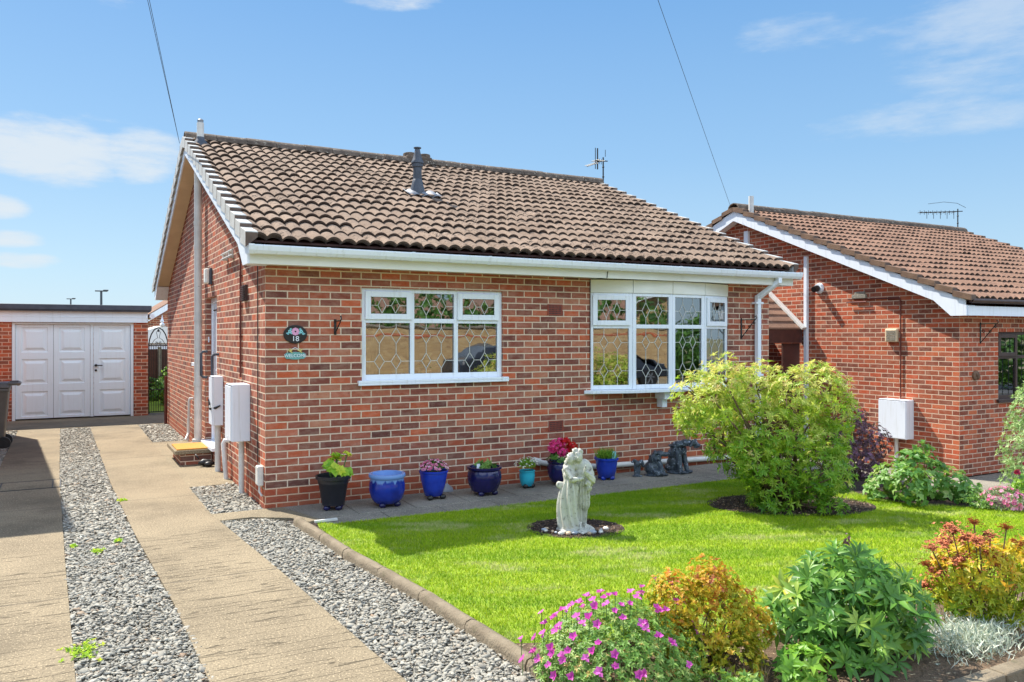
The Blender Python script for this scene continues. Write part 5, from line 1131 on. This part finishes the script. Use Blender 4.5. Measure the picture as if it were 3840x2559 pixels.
capsule(S, (.035, .02, .30), (.04, .01, .05), .042, .03); capsule(S, (.085, .04, .30), (.075, .03, .05), .044, .032); S.ell((.045, -.035, .05), (.03, .055, .022), 10); S.ell((.085, -.01, .05), (.03, .055, .022), 10)
capsule(S, (.11, .03, .44), (.125, .03, .33), .03, .018)
S.ell((.028, -.01, .675), (.046, .05, .058), 14); capsule(S, (.05, .01, .62), (.06, .02, .58), .034, .04)
S.ell((-.012, .012, .655), (.04, .035, .05), 10); S.ell((.0, .02, .60), (.06, .04, .05), 10)
for i in range(12): a = i*.9; S.ell((.02+.042*math.cos(a), .01+.042*math.sin(a), .715+.014*math.sin(i*2.3)), .020, 8)
S.ell((.0, .0, .735), (.03, .03, .02), 8)
S.ell((.018, -.058, .668), (.008, .012, .012), 6); S.ell((.02, -.05, .645), (.014, .01, .006), 6); S.ell((-.022, -.052, .65), (.008, .012, .012), 6)                    # noses, mouth
capsule(S, (.135, .02, .575), (.165, -.03, .47), .042, .040); capsule(S, (.165, -.03, .47), (.10, -.095, .54), .036, .020); S.ell((.085, -.105, .565), (.014, .018, .032), 8)      # his arm, hand to chest
for i in range(4): S.ell((.085+.004*i, -.118+.006*i, .585+.006*i), (.005, .006, .018), 6)
capsule(S, (.15, -.02, .46), (.12, -.05, .40), .040, .024); capsule(S, (.12, -.05, .44), (.14, .0, .39), .03, .02)
me = remesh(S, 'couple_statue', .0055, 2)
V = np.zeros(len(me.vertices)*3, np.float32); me.vertices.foreach_get('co', V); V = V.reshape(-1, 3)
n_ = np.zeros(len(me.vertices)*3, np.float32); me.vertices.foreach_get('normal', n_); n_ = n_.reshape(-1, 3)
a = np.arctan2(V[:, 1], V[:, 0]+.06); a2 = np.arctan2(V[:, 1]-.03, V[:, 0]-.07); fl_ = np.clip((.47-V[:, 2])/.06, 0, 1)*np.clip((V[:, 2]-.03)/.04, 0, 1)
f1 = np.sin(a*9+V[:, 2]*16+1.2*np.sin(V[:, 2]*9)); f2 = np.sin(a2*13+V[:, 2]*3); side = V[:, 0] > .02
V += n_*((np.where(side, f2, f1)*.014*fl_)[:, None]); hair = (V[:, 2] > .5) & (V[:, 0] < -.02) & (V[:, 1] > -.03)
V += n_*((np.sin(V[:, 0]*260+V[:, 2]*90)*.0035*hair)[:, None]); V += n_*((np.sin(V[:, 2]*150+V[:, 0]*120)*.003*((V[:, 0] > .1) & (V[:, 2] > .4) & (V[:, 2] < .56)))[:, None])
V[:, 0] *= .87; me.vertices.foreach_set('co', V.ravel()); me.update()
tag(link('couple_statue', me, M_STATUE, None, True, (2.26, -2.30, -.005), YAW), 'white weathered garden statue of an embracing couple on the lawn', 'statue')
RG = np.random.default_rng(5)
M_PEB = [pmat('pale pebble', lin(222,216,204), lin(196,190,178), 20, .6), pmat('grey pebble', lin(176,182,190), lin(150,156,164), 20, .6), pmat('tan pebble', lin(206,178,146), lin(180,150,120), 20, .6)]
for i in range(15):
    a = -math.pi*.02-math.pi*.96*i/14; rr = .25+RG.uniform(-.03, .04); q = CR*rr*math.cos(a)*1.05-CF*rr*.75*-math.sin(a); mb = MB(); s = RG.uniform(.55, 1.1); mb.ell((0, 0, 0), (.034*s, .024*s, .018*s), 10)
    tag(obj('pebble', mb, M_PEB[i % 3], None, smooth=True, loc=(2.26+q[0], -2.27+q[1], .016), rot=RG.uniform(0, 3)), 'rounded pebble in the arc round the foot of the couple statue', 'pebble', 'pebbles round the statue foot')
# three dark figures by the wall
S = MB(); S.ell((0, 0, .012), (.16, .10, .02)); S.ell((-.05, .02, .13), (.10, .085, .125)); S.ell((-.03, .02, .24), (.075, .07, .10)); S.ell((-.01, .02, .32), (.06, .06, .07))
capsule(S, (.03, -.03, .22), (.07, -.05, .04), .032, .024); capsule(S, (.05, .05, .22), (.10, .03, .04), .03, .022); S.ell((.10, -.055, .035), (.04, .025, .022)); S.ell((.02, -.09, .05), (.06, .03, .035)); capsule(S, (-.02, -.07, .08), (.06, -.08, .04), .045, .026)
S.ell((.045, .0, .375), (.06, .058, .055)); S.ell((.115, -.01, .37), (.045, .032, .034)); S.ell((.15, -.012, .375), (.02, .026, .026)); S.ell((.11, -.01, .335), (.034, .024, .014)); capsule(S, (-.02, -.045, .39), (-.055, -.05, .33), .024, .015); capsule(S, (.0, .05, .40), (-.03, .06, .36), .022, .014)
for i in range(6): a = i*.7-2.2; S.ell((-.02+.07*math.cos(a), .01+.07*math.sin(a), .285), (.02, .02, .045), 8)
S.lathe([(.085, -.012), (.075, .0), (.09, .016)], 14, (-.01, .01, .325), 1, .95)
S.v = [(x, y, z*.74) for x, y, z in S.v]
tag(link('garden_ornament', remesh(S, 'garden_ornament', .007, 1), M_ORN, None, True, (4.72, -.40, 0), YAW), 'dark stone sitting puppy in a frilled collar looking up, middle ornament', 'ornament', 'dark stone ornaments on the path')
S = MB(); S.ell((.02, 0, .014), (.16, .11, .022)); S.ell((-.03, .04, .17), (.10, .085, .15)); S.ell((-.04, .04, .32), (.085, .075, .12)); S.ell((-.01, .02, .43), (.085, .075, .09)); S.ell((-.07, .05, .09), (.09, .08, .09))
capsule(S, (.0, -.05, .36), (.02, -.075, .05), .042, .034); capsule(S, (.08, .03, .36), (.12, -.01, .05), .038, .030); S.ell((.045, -.10, .035), (.045, .05, .03)); S.ell((.15, -.03, .035), (.045, .045, .03))
S.ell((.03, .0, .505), (.10, .08, .055)); S.ell((.11, -.02, .53), (.085, .07, .06)); S.ell((.195, -.045, .525), (.062, .055, .055)); S.ell((.25, -.065, .49), (.035, .035, .036)); S.ell((.225, -.055, .455), (.03, .03, .018)); capsule(S, (.18, -.09, .565), (.14, -.115, .48), .026, .016); S.ell((.23, -.01, .565), (.022, .02, .03))
S.ell((.0, .02, .475), (.12, .095, .03)); S.ell((.09, -.0, .49), (.10, .085, .028))
for i in range(8): a = i*.55-2.7; S.ell((.02+.085*math.cos(a), .01+.085*math.sin(a), .385), (.02, .02, .07), 8)
S.v = [(x, y, z*.74) for x, y, z in S.v]
tag(link('garden_ornament', remesh(S, 'garden_ornament', .007, 1), M_ORN, None, True, (5.08, -.38, 0), YAW), 'tallest dark stone sitting dog with a cape, head turned right, on the path', 'ornament', 'dark stone ornaments on the path')
S = MB(); S.ell((0, 0, .01), (.07, .05, .015)); capsule(S, (-.02, 0, .02), (-.02, 0, .16), .020, .026); capsule(S, (.02, .0, .02), (.025, 0, .14), .016, .02); S.ell((.0, 0, .19), (.045, .04, .045)); S.ell((.03, -.01, .20), (.04, .035, .035)); S.ell((-.035, -.01, .225), (.032, .03, .03)); S.ell((-.065, -.015, .215), (.02, .018, .016)); capsule(S, (.05, .0, .22), (.075, .0, .15), .028, .018); capsule(S, (-.04, -.03, .25), (-.05, -.035, .22), .012, .009)
S.v = [(x, y, z*.86) for x, y, z in S.v]
tag(link('garden_ornament', remesh(S, 'garden_ornament', .006, 1), M_ORN, None, True, (4.47, -.34, 0), YAW), 'smallest dark stone figure, a pup on thin legs beside the pipe', 'ornament', 'dark stone ornaments on the path')

# ------------------------------------------------------------------ shrubs and border plants
def lobes(base, L, dep=.55, extra=0, jit=.0):
    """(right, up, radius) seen from the drive -> lobe centres, spread in depth as well"""
    out = []
    for (x, z, r) in L:
        out.append((base[0]+CR[0]*x, base[1]+CR[1]*x, z, r))
        for k in range(extra):
            d = RNG.uniform(-dep, dep); x2 = x*(1-.25*abs(d))+RNG.normal(0, jit)
            out.append((base[0]+CR[0]*x2+CF[0]*d, base[1]+CR[1]*x2+CF[1]*d, max(.05, z*(1-.10*abs(d))), r*.85))
    return np.array(out)
def shell(L, n, lo=.75, hi=1.03, zmin=.02, squash=1.):
    w = L[:, 3]**2; k = RNG.choice(len(L), n, p=w/w.sum()); d = rdir(n); R = L[k, 3:4]*RNG.uniform(lo, hi, (n, 1))
    P = L[k, :3]+d*R*np.array([1, 1, squash]); C = L[k, :3]
    dist = np.linalg.norm((P[:, None]-L[None, :, :3])/L[None, :, 3:4], axis=2); dist[np.arange(n), k] = 9
    keep = (dist.min(1) > .80) & (P[:, 2] > zmin); return P[keep], d[keep], C[keep]
def branches(base, L, r0, n=None, mat=None, parent=None, name='branches', rise=.25):
    mb = MB()
    for q in (L if n is None else L[:n]):
        b = Vector((base[0]+random.gauss(0, .05), base[1]+random.gauss(0, .05), 0)); c = Vector(q[:3]); m1 = b.lerp(c, .4)+Vector((random.gauss(0, .05), random.gauss(0, .05), rise*c.z*.5)); mb.tube([b, m1, c], [r0, r0*.6, r0*.25], 6)
        for k in range(5):
            d = Vector(rdir(1, -.2)[0])*q[3]*.8; mb.tube([c, c+d*.5+Vector((0, 0, .02)), c+d], [r0*.3, r0*.2, r0*.1], 5)
    return obj(name, mb, mat or M_TWIG, parent, smooth=True)
M_TWIG = pmat('brown twigs', lin(128,104,82), lin(92,72,56), 20, .85, .003)
def shrub(name, label, cat, base): return thing(name, label, cat, (0, 0, 0)) if False else thing(name, label, cat, (base[0], base[1], 0))
def put(o, r):
    """keep world coordinates while parented to a thing standing at its base"""
    o.parent = r; o.matrix_parent_inverse = Matrix.Translation(r.location).inverted(); return o
M_LF_PIERIS = leafmat('pieris leaves', [(0, lin(78,128,28)), (.3, lin(114,164,38)), (.55, lin(158,190,58)), (.8, lin(206,214,100)), (.95, lin(228,222,134)), (1, lin(220,190,116))], .45, .42, .5)
PB = (4.69, -2.49); r = shrub('pieris_shrub', 'large clipped yellow green shrub in a mulched ring on the lawn', 'shrub', PB)
PL = [(-.627,1.321,.24),(-.895,1.141,.25),(-.918,.895,.19),(-.537,1.052,.25),(-.269,1.186,.30),(.03,1.17,.30),(.33,1.209,.27),(.545,.98,.215),(.42,.694,.25),(.09,.828,.34),(-.269,.828,.32),(-.627,.694,.15),(-.716,.582,.10),(-.448,.537,.23),(-.179,.47,.33),(.269,.448,.30),(.39,.403,.17),(-.045,.20,.30),(.291,.18,.24),(-.179,.09,.16),(.358,.07,.16)]
PL = [(x, z, q*.88) for x, z, q in PL]; L = lobes(PB, PL, .5, 1, .06); P, d, C = shell(L, 6400, .74, 1.24, .03); n = len(P)
R = np.clip(.32+.5*np.clip((P[:, 2]-.25)/1.1, 0, 1)+RNG.normal(0, .16, n), 0, 1)            # new growth towards the top is yellower
put(link('foliage', rosettes(P, d+np.array([0, 0, .55]), 8, RNG.uniform(.036, .062, n), .25, R, 60), M_LF_PIERIS), r)
L2 = L.copy(); put(branches(PB, L2, .022), r)

M_LF_GOLD = leafmat('golden orange leaves', [(0, lin(150,164,44)), (.3, lin(200,188,48)), (.55, lin(220,172,56)), (.8, lin(216,126,60)), (1, lin(212,134,116))], .4, .5)
GB = (1.26, -5.157); r = shrub('golden_shrub', 'rounded golden orange small leaved shrub between pink flowers and lupins', 'shrub', GB)
GL = [(-.047,.477,.085),(-.186,.338,.12),(.116,.326,.11),(0,.243,.17),(-.244,.171,.105),(.198,.196,.11),(-.093,.10,.15),(.116,.08,.13),(.27,.24,.06),(.02,.40,.1)]
L = lobes(GB, GL, .16, 1, .02); L[:, 3] *= RNG.uniform(.8, 1.15, len(L)); P, d, C = shell(L, 5000, .72, 1.25, .02); n = len(P); R = np.clip(.04+.50*(P[:, 2]/.55)+RNG.normal(0, .17, n)+.16*np.sin(P[:, 0]*23)*np.cos(P[:, 1]*19), 0, 1)
put(link('foliage', rosettes(P, d+np.array([0, 0, .5]), 6, RNG.uniform(.012, .024, n), .6, R, 56), M_LF_GOLD), r); put(branches(GB, L, .006), r)

# cranesbill with magenta flowers
M_LF_CRANE = leafmat('cranesbill leaves', [(0, lin(69,116,44)), (.5, lin(125,168,73)), (.85, lin(179,201,112)), (1, lin(219,168,94))], .35)
M_PT_MAG = leafmat('magenta petals', [(0, lin(196,40,160)), (.5, lin(222,76,190)), (1, lin(240,130,214))], .35)
KB = (.80, -4.98); r = shrub('cranesbill', 'mound of feathery leaves with magenta cranesbill flowers at the bed corner', 'flowering plant', KB)
n = 3000; d = rdir(n, -.05); q = RNG.uniform(.55, 1., (n, 1))**.5; P = np.array([.78, -4.98, .02])+d*q*np.array([.47, .42, .33])+RNG.normal(0, .012, (n, 3)); k = P[:, 2] > .01; P, d = P[k], d[k]; n = len(P)
put(link('foliage', rosettes(P, d+np.array([0, -.1, .7]), 6, RNG.uniform(.016, .027, n), .38, RNG.beta(2, 2, n), 68), M_LF_CRANE), r)
FLW = [(1.043,-4.946,.4),(1.099,-4.993,.384),(.972,-4.911,.367),(.852,-4.97,.376),(.831,-5.051,.373),(.744,-4.979,.379),(.714,-4.965,.376),(.677,-4.972,.371),(.648,-5.035,.362),(.631,-4.942,.36),(.596,-5.009,.35),(.703,-5.088,.363),(.58,-4.885,.335),(.561,-4.843,.316),(.525,-4.85,.301),(.525,-4.813,.287),(.482,-4.796,.249),(.466,-4.726,.197),(.462,-4.7,.249),(.5,-4.988,.309),(.533,-5.051,.32),(.534,-5.116,.303),(.657,-5.166,.329),(.725,-5.224,.31),(.732,-5.253,.291),(.746,-5.226,.31),(.426,-5.067,.245),(.492,-5.187,.242),(.401,-4.732,.137),(.334,-4.709,.136),(.355,-4.971,.173),(.345,-5.004,.155),(.384,-5.086,.192),(.358,-5.082,.153),(.424,-5.18,.181),(.457,-5.189,.211),(.533,-5.263,.207),(.372,-4.755,.075),(.309,-4.766,.05),(.454,-5.251,.135),(.634,-5.359,.129),(.61,-5.352,.126),(.9,-5.2,.34),(1.05,-5.1,.33),(.85,-5.32,.22),(.7,-4.75,.25)]+[tuple(np.array([.78, -4.98, .02])+v*np.array([.47, .42, .35])) for v in (lambda q: q[(q@np.array([-.45, -.8, .4])) > -.1])(rdir(44, .1))]
fm = []
for i in range(5): fm.append(rosettes(np.zeros((1, 3)), np.array([[0, 0, 1.]]), 5, .032, .82, np.array([.2+.15*i]), 68+4*i, 'flower', .04, -.12)); fm[-1].materials.append(M_PT_MAG)
st = MB()
for i, f in enumerate(FLW):
    o = bpy.data.objects.new('flower', fm[i % 5]); COL.objects.link(o); p = Vector(f)+Vector((0, 0, .028)); o.location = p; s = RNG.uniform(.68, 1.02); o.scale = (s, s, s)
    nd = (Vector(f)-Vector((.78, -4.98, .1))).normalized()*.75+Vector((-.25, -.35, .75))+Vector(RNG.normal(0, .16, 3)); o.rotation_euler = nd.to_track_quat('Z', 'Y').to_euler(); put(o, r)
    st.tube([Vector(f)-Vector((0, 0, .06)), p], .0022, 5)
put(obj('stems', st, M_STEM), r)

# lupin clump: palmate leaves on stalks
M_LF_LUP = leafmat('lupin leaves', [(0, lin(58,104,40)), (.4, lin(86,138,52)), (.7, lin(122,168,68)), (.92, lin(168,192,80)), (1, lin(204,200,64))], .34, .42, .4)
UB = (2.02, -5.40); r = shrub('lupin', 'dense clump of dark green lupins with fingered leaves in the front bed', 'plant', UB)
n = 200; d = rdir(n, -.12); C = np.array([UB[0], UB[1], .12])+d*RNG.uniform(.55, 1.05, (n, 1))*np.array([.45, .37, .47]); C[:, 2] = np.clip(C[:, 2], .07, .7)
C = np.concatenate([C, np.array([[1.72,-5.62,.09],[1.86,-5.70,.07],[2.03,-5.68,.12],[2.2,-5.68,.10],[2.38,-5.58,.16],[2.48,-5.5,.22],[1.62,-5.5,.30],[1.60,-5.42,.40],[2.42,-5.45,.38]])]); n = len(C)
A = (C-np.array([UB[0], UB[1], .05]))*np.array([1.1, 1.1, .7])+np.array([-.12, -.3, .38])+RNG.normal(0, .14, (n, 3))
put(link('foliage', rosettes(C, A, 9, RNG.uniform(.075, .118, n), .28, RNG.beta(2, 2.2, n), 66, Lj=.1, droop=.14), M_LF_LUP), r)
st = MB()
for c in C: b = Vector((UB[0]+(c[0]-UB[0])*.25, UB[1]+(c[1]-UB[1])*.25, 0)); st.tube([b, b.lerp(Vector(c), .55)+Vector((0, 0, .05)), c], [.005, .004, .003], 5)
put(obj('stems', st, M_STEM), r)
st = MB(); P = np.array([[2.13, -5.30, .60]])+rdir(14)*np.array([.018, .018, .03]); put(link('seed_head', rosettes(P, rdir(14, 0), 4, .014, .8, np.full(14, .1), 50), leafmat('dull purple bracts', [(0, lin(110,70,84)), (1, lin(150,96,110))], .2)), r)
# spiraea with rusty flower heads, on the right
M_LF_SPI = leafmat('spiraea leaves', [(0, lin(103,141,35)), (.4, lin(168,183,44)), (.75, lin(230,201,53)), (1, lin(241,163,51))], .4)
M_RUST = leafmat('rusty flower heads', [(0, lin(150,82,60)), (.5, lin(196,112,76)), (1, lin(222,146,104))], .15, .8)
SB = (3.15, -5.50); r = shrub('spiraea', 'yellow leaved spiraea with flat rusty orange flower heads at right', 'shrub', SB)
L = np.array([(3.15,-5.50,.28,.22),(2.98,-5.46,.22,.19),(3.30,-5.55,.30,.2),(3.1,-5.40,.36,.18),(3.0,-5.58,.36,.16),(2.9,-5.42,.32,.12),(3.35,-5.5,.2,.18),(3.15,-5.62,.18,.16)])
P, d, C = shell(L, 1500, .6, 1.05, .03); n = len(P); put(link('foliage', rosettes(P, d+np.array([0, 0, .35]), 6, RNG.uniform(.03, .05, n), .34, np.clip(.15+P[:, 2]*1.2+RNG.normal(0, .15, n), 0, 1), 60), M_LF_SPI), r)
HD = [(2.937,-5.55,.66),(2.895,-5.44,.595),(2.746,-5.407,.498),(2.871,-5.409,.519),(2.997,-5.473,.543),(2.978,-5.622,.589),(2.91,-5.599,.56),(2.901,-5.359,.401),(2.87,-5.507,.434),(3.024,-5.599,.468),(3.263,-5.514,.357),(3.042,-5.542,.34),(2.826,-5.318,.243),(2.951,-5.49,.281),(2.953,-5.444,.232),(3.087,-5.658,.296),(3.207,-5.586,.604),(3.331,-5.587,.491),(2.817,-5.403,.347),(2.807,-5.335,.375)]
P = RNG.normal(0, 1, (110, 3))*np.array([.027, .024, .012]); hm = rosettes(P, np.tile([0, 0, 1.], (110, 1)), 5, .011, .8, RNG.uniform(0, 1, 110), 60, 'flower_head'); hm.materials.append(M_RUST); st = MB()
for i, h in enumerate(HD):
    o = bpy.data.objects.new('flower_head', hm); COL.objects.link(o); o.location = h; s = RNG.uniform(.7, 1.15); o.scale = (s, s, s*1.1); o.rotation_euler = (RNG.normal(0, .25), RNG.normal(0, .25), RNG.uniform(0, 6)); put(o, r)
    b = Vector((SB[0]+(h[0]-SB[0])*.3, SB[1]+(h[1]-SB[1])*.3, .0)); st.tube([b, b.lerp(Vector(h), .5), h], .004, 5)
for k in range(26): b = Vector((3.2+RNG.normal(0, .09), -5.55+RNG.normal(0, .06), 0)); st.tube([b, b+Vector((RNG.normal(.08, .12), RNG.normal(0, .1), RNG.uniform(.25, .5)))], .0022, 5)
put(obj('stems', st, M_TWIG), r)
# silvery lavender cotton, a small broad-leaved plant and dry stalks
M_LF_SILV = leafmat('silvery leaves', [(0, lin(134,152,138)), (.5, lin(197,206,188)), (1, lin(239,237,219))], .2, .7)
VB = (2.72, -5.66); r = shrub('lavender_cotton', 'low silvery grey feathery plant in front of the spiraea', 'plant', VB)
n = 2600; P = np.array([VB[0], VB[1], .0])+RNG.normal(0, 1, (n, 3))*np.array([.17, .10, 0])+np.array([0, 0, 1.])*RNG.uniform(.0, .10, (n, 1)); put(link('foliage', leaves('foliage', P, rdir(n, .35)+RNG.normal(0, .2, (n, 3)), rdir(n), RNG.uniform(.03, .075, n), .007, RNG.uniform(0, 1, n)), M_LF_SILV), r)
BB = (1.50, -5.55); r = shrub('broadleaf_plant', 'small bright broad leaved plant at the foot of the lupins', 'plant', BB)
n = 34; d = rdir(n, .0); P = np.array([BB[0], BB[1], .05])+d*np.array([.13, .10, .12]); put(link('foliage', rosettes(P, d+np.array([-.1, -.3, .5]), 6, RNG.uniform(.045, .07, n), .5, RNG.uniform(.2, 1, n), 66), M_LF_BRIGHT), r)
M_DRY = leafmat('dry stalks', [(0, lin(150,120,84)), (1, lin(206,178,132))], .1, .9)
DB = (1.22, -5.42); r = shrub('dry_grass_tuft', 'tuft of dry straw coloured stalks below the golden shrub', 'plant', DB)
n = 260; P = np.array([*DB, .0])+RNG.normal(0, 1, (n, 3))*np.array([.10, .06, 0]); put(link('foliage', leaves('foliage', P, rdir(n, .1), rdir(n), RNG.uniform(.06, .14, n), .005, RNG.uniform(0, 1, n)), M_DRY), r)
for (x, y, lab) in ((1.02, -5.42, 'low green seedling leaves under the pink cranesbill, left of the dry stalks'), (1.12, -5.55, 'small green seedling beside the dry stalks')):
    r = shrub('seedling', lab, 'plant', (x, y)); n = 26; P = np.array([x, y, .03])+rdir(n, 0)*np.array([.11, .08, .07]); put(link('foliage', rosettes(P, rdir(n, .4), 7, RNG.uniform(.025, .04, n), .4, RNG.uniform(0, .9, n), 66), M_LF_CRANE), r)

# border towards the neighbour
M_LF_PURP = leafmat('purple leaves', [(0, lin(71,49,62)), (.5, lin(116,78,98)), (1, lin(168,123,156))], .25)
XB = (6.75, -1.75); r = shrub('purple_shrub', 'dark purple leaved shrub behind the clipped shrub', 'shrub', XB); gz_ = ground_z(XB[0])
L = np.array([(6.75,-1.75,.25,.28),(6.7,-1.7,.55,.25),(6.85,-1.85,.45,.25),(6.72,-1.75,.72,.16),(6.55,-1.6,.35,.22)]); P, d, C = shell(L, 1500, .7, 1.05, .02); n = len(P); put(link('foliage', rosettes(P, d+np.array([0, 0, .4]), 6, RNG.uniform(.022, .036, n), .5, RNG.beta(1.6, 2.2, n), 60), M_LF_PURP), r); put(branches(XB, L, .012), r)
M_LF_CUR = leafmat('currant leaves', [(0, lin(67,116,49)), (.5, lin(107,156,67)), (.85, lin(156,192,103)), (1, lin(208,219,145))], .4)
CB = (6.25, -2.95); r = shrub('leafy_shrub', 'sprawling light green shrub with lobed leaves at the lawn edge', 'shrub', CB)
L = lobes(CB, [(-.25,.22,.22),(.0,.25,.24),(.28,.16,.2),(.5,.07,.14),(-.4,.1,.16),(.12,.32,.14),(-.12,.45,.10),(.02,.55,.07)], .3, 1, .03); P, d, C = shell(L, 560, .7, 1.05, .02); n = len(P); put(link('foliage', rosettes(P, d+np.array([0, 0, .6]), 5, RNG.uniform(.05, .08, n), .62, RNG.beta(2, 2, n), 74), M_LF_CUR), r); put(branches(CB, L, .008), r)
M_LF_HEDGE = leafmat('grey green hedge leaves', [(0, lin(94,134,69)), (.5, lin(147,183,109)), (1, lin(208,228,161))], .3)
EB = (9.25, -2.62); ez = ground_z(EB[0]); r = shrub('columnar_shrub', 'pale green columnar shrub at the right edge in front of the brown window', 'shrub', EB)
L = np.array([(9.25,-2.62,ez+.25,.45),(9.25,-2.62,ez+.65,.5),(9.27,-2.65,ez+1.05,.44),(9.2,-2.6,ez+1.32,.25),(9.5,-2.8,ez+1.2,.3)]); P, d, C = shell(L, 2600, .8, 1.08, ez+.02); n = len(P); put(link('foliage', rosettes(P, d+np.array([0, 0, .35]), 9, RNG.uniform(.03, .055, n), .2, RNG.beta(2, 2, n), 48), M_LF_HEDGE), r); put(branches(EB, L, .015), r)
M_LF_DIA = leafmat('dianthus leaves', [(0, lin(94,129,85)), (1, lin(168,190,134))], .3)
IB = (6.62, -3.62); r = shrub('dianthus', 'low cushion of pale pink dianthus at the right edge of the lawn', 'flowering plant', IB)
n = 420; P = np.array([IB[0], IB[1], .0])+rdir(n, 0)*np.array([.24, .2, .17]); put(link('foliage', leaves('foliage', P, rdir(n, .2), rdir(n), .07, .01, RNG.uniform(0, 1, n)), M_LF_DIA), r)
P = np.array([IB[0], IB[1], .02])+rdir(90, .1)*np.array([.25, .22, .19]); put(link('flowers', petals(P, P-np.array([*IB, 0]), 6, .026, .8), M_PT_PINK), r)
OB = (6.85, -3.75); r = shrub('rose', 'crimson flowered rose at the right edge above the dianthus', 'flowering plant', OB)
L = np.array([(6.85,-3.75,.15,.17),(7.0,-3.85,.2,.16),(6.78,-3.72,.28,.08)]); P, d, C = shell(L, 260, .6, 1.05, .02); n = len(P); put(link('foliage', rosettes(P, d+np.array([0, 0, .4]), 6, RNG.uniform(.03, .05, n), .45, RNG.uniform(0, 1, n), 64), M_LF_BRIGHT), r)
M_PT_CRIM = leafmat('crimson petals', [(0, lin(150,20,60)), (1, lin(206,50,96))], .3)
for (x, y, z) in ((6.72,-3.68,.36),(6.80,-3.74,.44),(6.84,-3.78,.40),(6.95,-3.86,.42)):
    q = np.array([[x, y, z]]); P = q+rdir(8, -.2)*.012; put(link('flower', rosettes(P, P-q+np.array([-.01, -.02, .012]), 5, .034, .9, RNG.uniform(0, 1, 8), 45), M_PT_CRIM), r)
# low ground plants along the right border, greenery behind the gate, weeds in the gravel
r = shrub('ground_cover_plant', 'low leafy plant between the lawn edge and the dianthus', 'plant', (6.42, -3.42)); n = 120; P = np.array([6.42, -3.42, .02])+rdir(n, 0)*np.array([.16, .18, .08]); put(link('foliage', rosettes(P, rdir(n, .3), 6, RNG.uniform(.025, .04, n), .4, RNG.uniform(0, 1, n), 62), M_LF_CUR), r)
for (x, y, h, lab) in ((7.5, -22., 5.0, 'dark tree behind the buff wall across the road'), (11.5, -22.5, 4.4, 'broad dark tree behind the buff wall across the road'), (15.5, -22., 3.6, 'smaller dark tree behind the buff wall across the road'), (19., -13.2, 2.0, 'tall dark hedge bush across the road, near one'), (24.5, -14.5, 2.6, 'tall dark hedge bush across the road, far one'), (27., -9., 2.4, 'big garden bush beyond the neighbour on the street side')):
    r = shrub('garden_bush', lab, 'shrub', (x, y)); L = np.array([(x, y, h*.5, h*.5), (x+.9, y+.3, h*.4, h*.42), (x-.9, y+.2, h*.4, h*.4)]); P, d, C = shell(L, 900, .7, 1.05, .02); n = len(P); put(link('foliage', rosettes(P, d, 6, .2, .5, RNG.uniform(0, .6, n), 60), M_LF_MID), r)
for (x, y, h, lab) in ((.75, 13.6, .55, 'bright low bush on the lawn behind the iron gate'), (.2, 15.2, .6, 'darker bush in front of the garden fence behind the iron gate'), (1.1, 16.6, 1.0, 'tall yellow green shrub by the fence behind the iron gate')):
    r = shrub('garden_bush', lab, 'shrub', (x, y)); L = np.array([(x, y, h*.5, h*.5), (x+.3, y+.2, h*.45, h*.42), (x-.25, y+.1, h*.35, h*.36)]); P, d, C = shell(L, 700, .7, 1.05, .02); n = len(P); put(link('foliage', rosettes(P, d+np.array([0, 0, .3]), 6, .07, .5, RNG.uniform(0, 1, n), 60), M_LF_BRIGHT if h != .6 else M_LF_MID), r)
WD = [(-1.68,-4.22,.10,'largest tuft of weed by the left drive strip at the front of the gravel'),(-1.69,-3.3,.07,'tuft of weed at the gravel edge of the left strip'),(-1.55,-1.0,.03,'small weed low in the middle of the gravel'),(-1.38,-.72,.022,'small weed in the gravel beside the right strip'),(-1.72,-.75,.018,'tiny weed by the left strip edge'),(-1.25,1.15,.03,'seedling at the edge of the right drive strip'),(-1.6,-4.5,.09,'weed in the front gravel near the bottom edge')]
for (x, y, s, lab) in WD:
    r = shrub('weed', lab, 'weed', (x, y)); n = int(16+s*700); P = np.array([x, y, .0])+RNG.normal(0, 1, (n, 3))*np.array([s*.7, s, 0]); put(link('foliage', rosettes(P, rdir(n, .5), 5, RNG.uniform(.014, .026, n), .4, RNG.uniform(.2, 1, n), 55), M_LF_LIME), r)
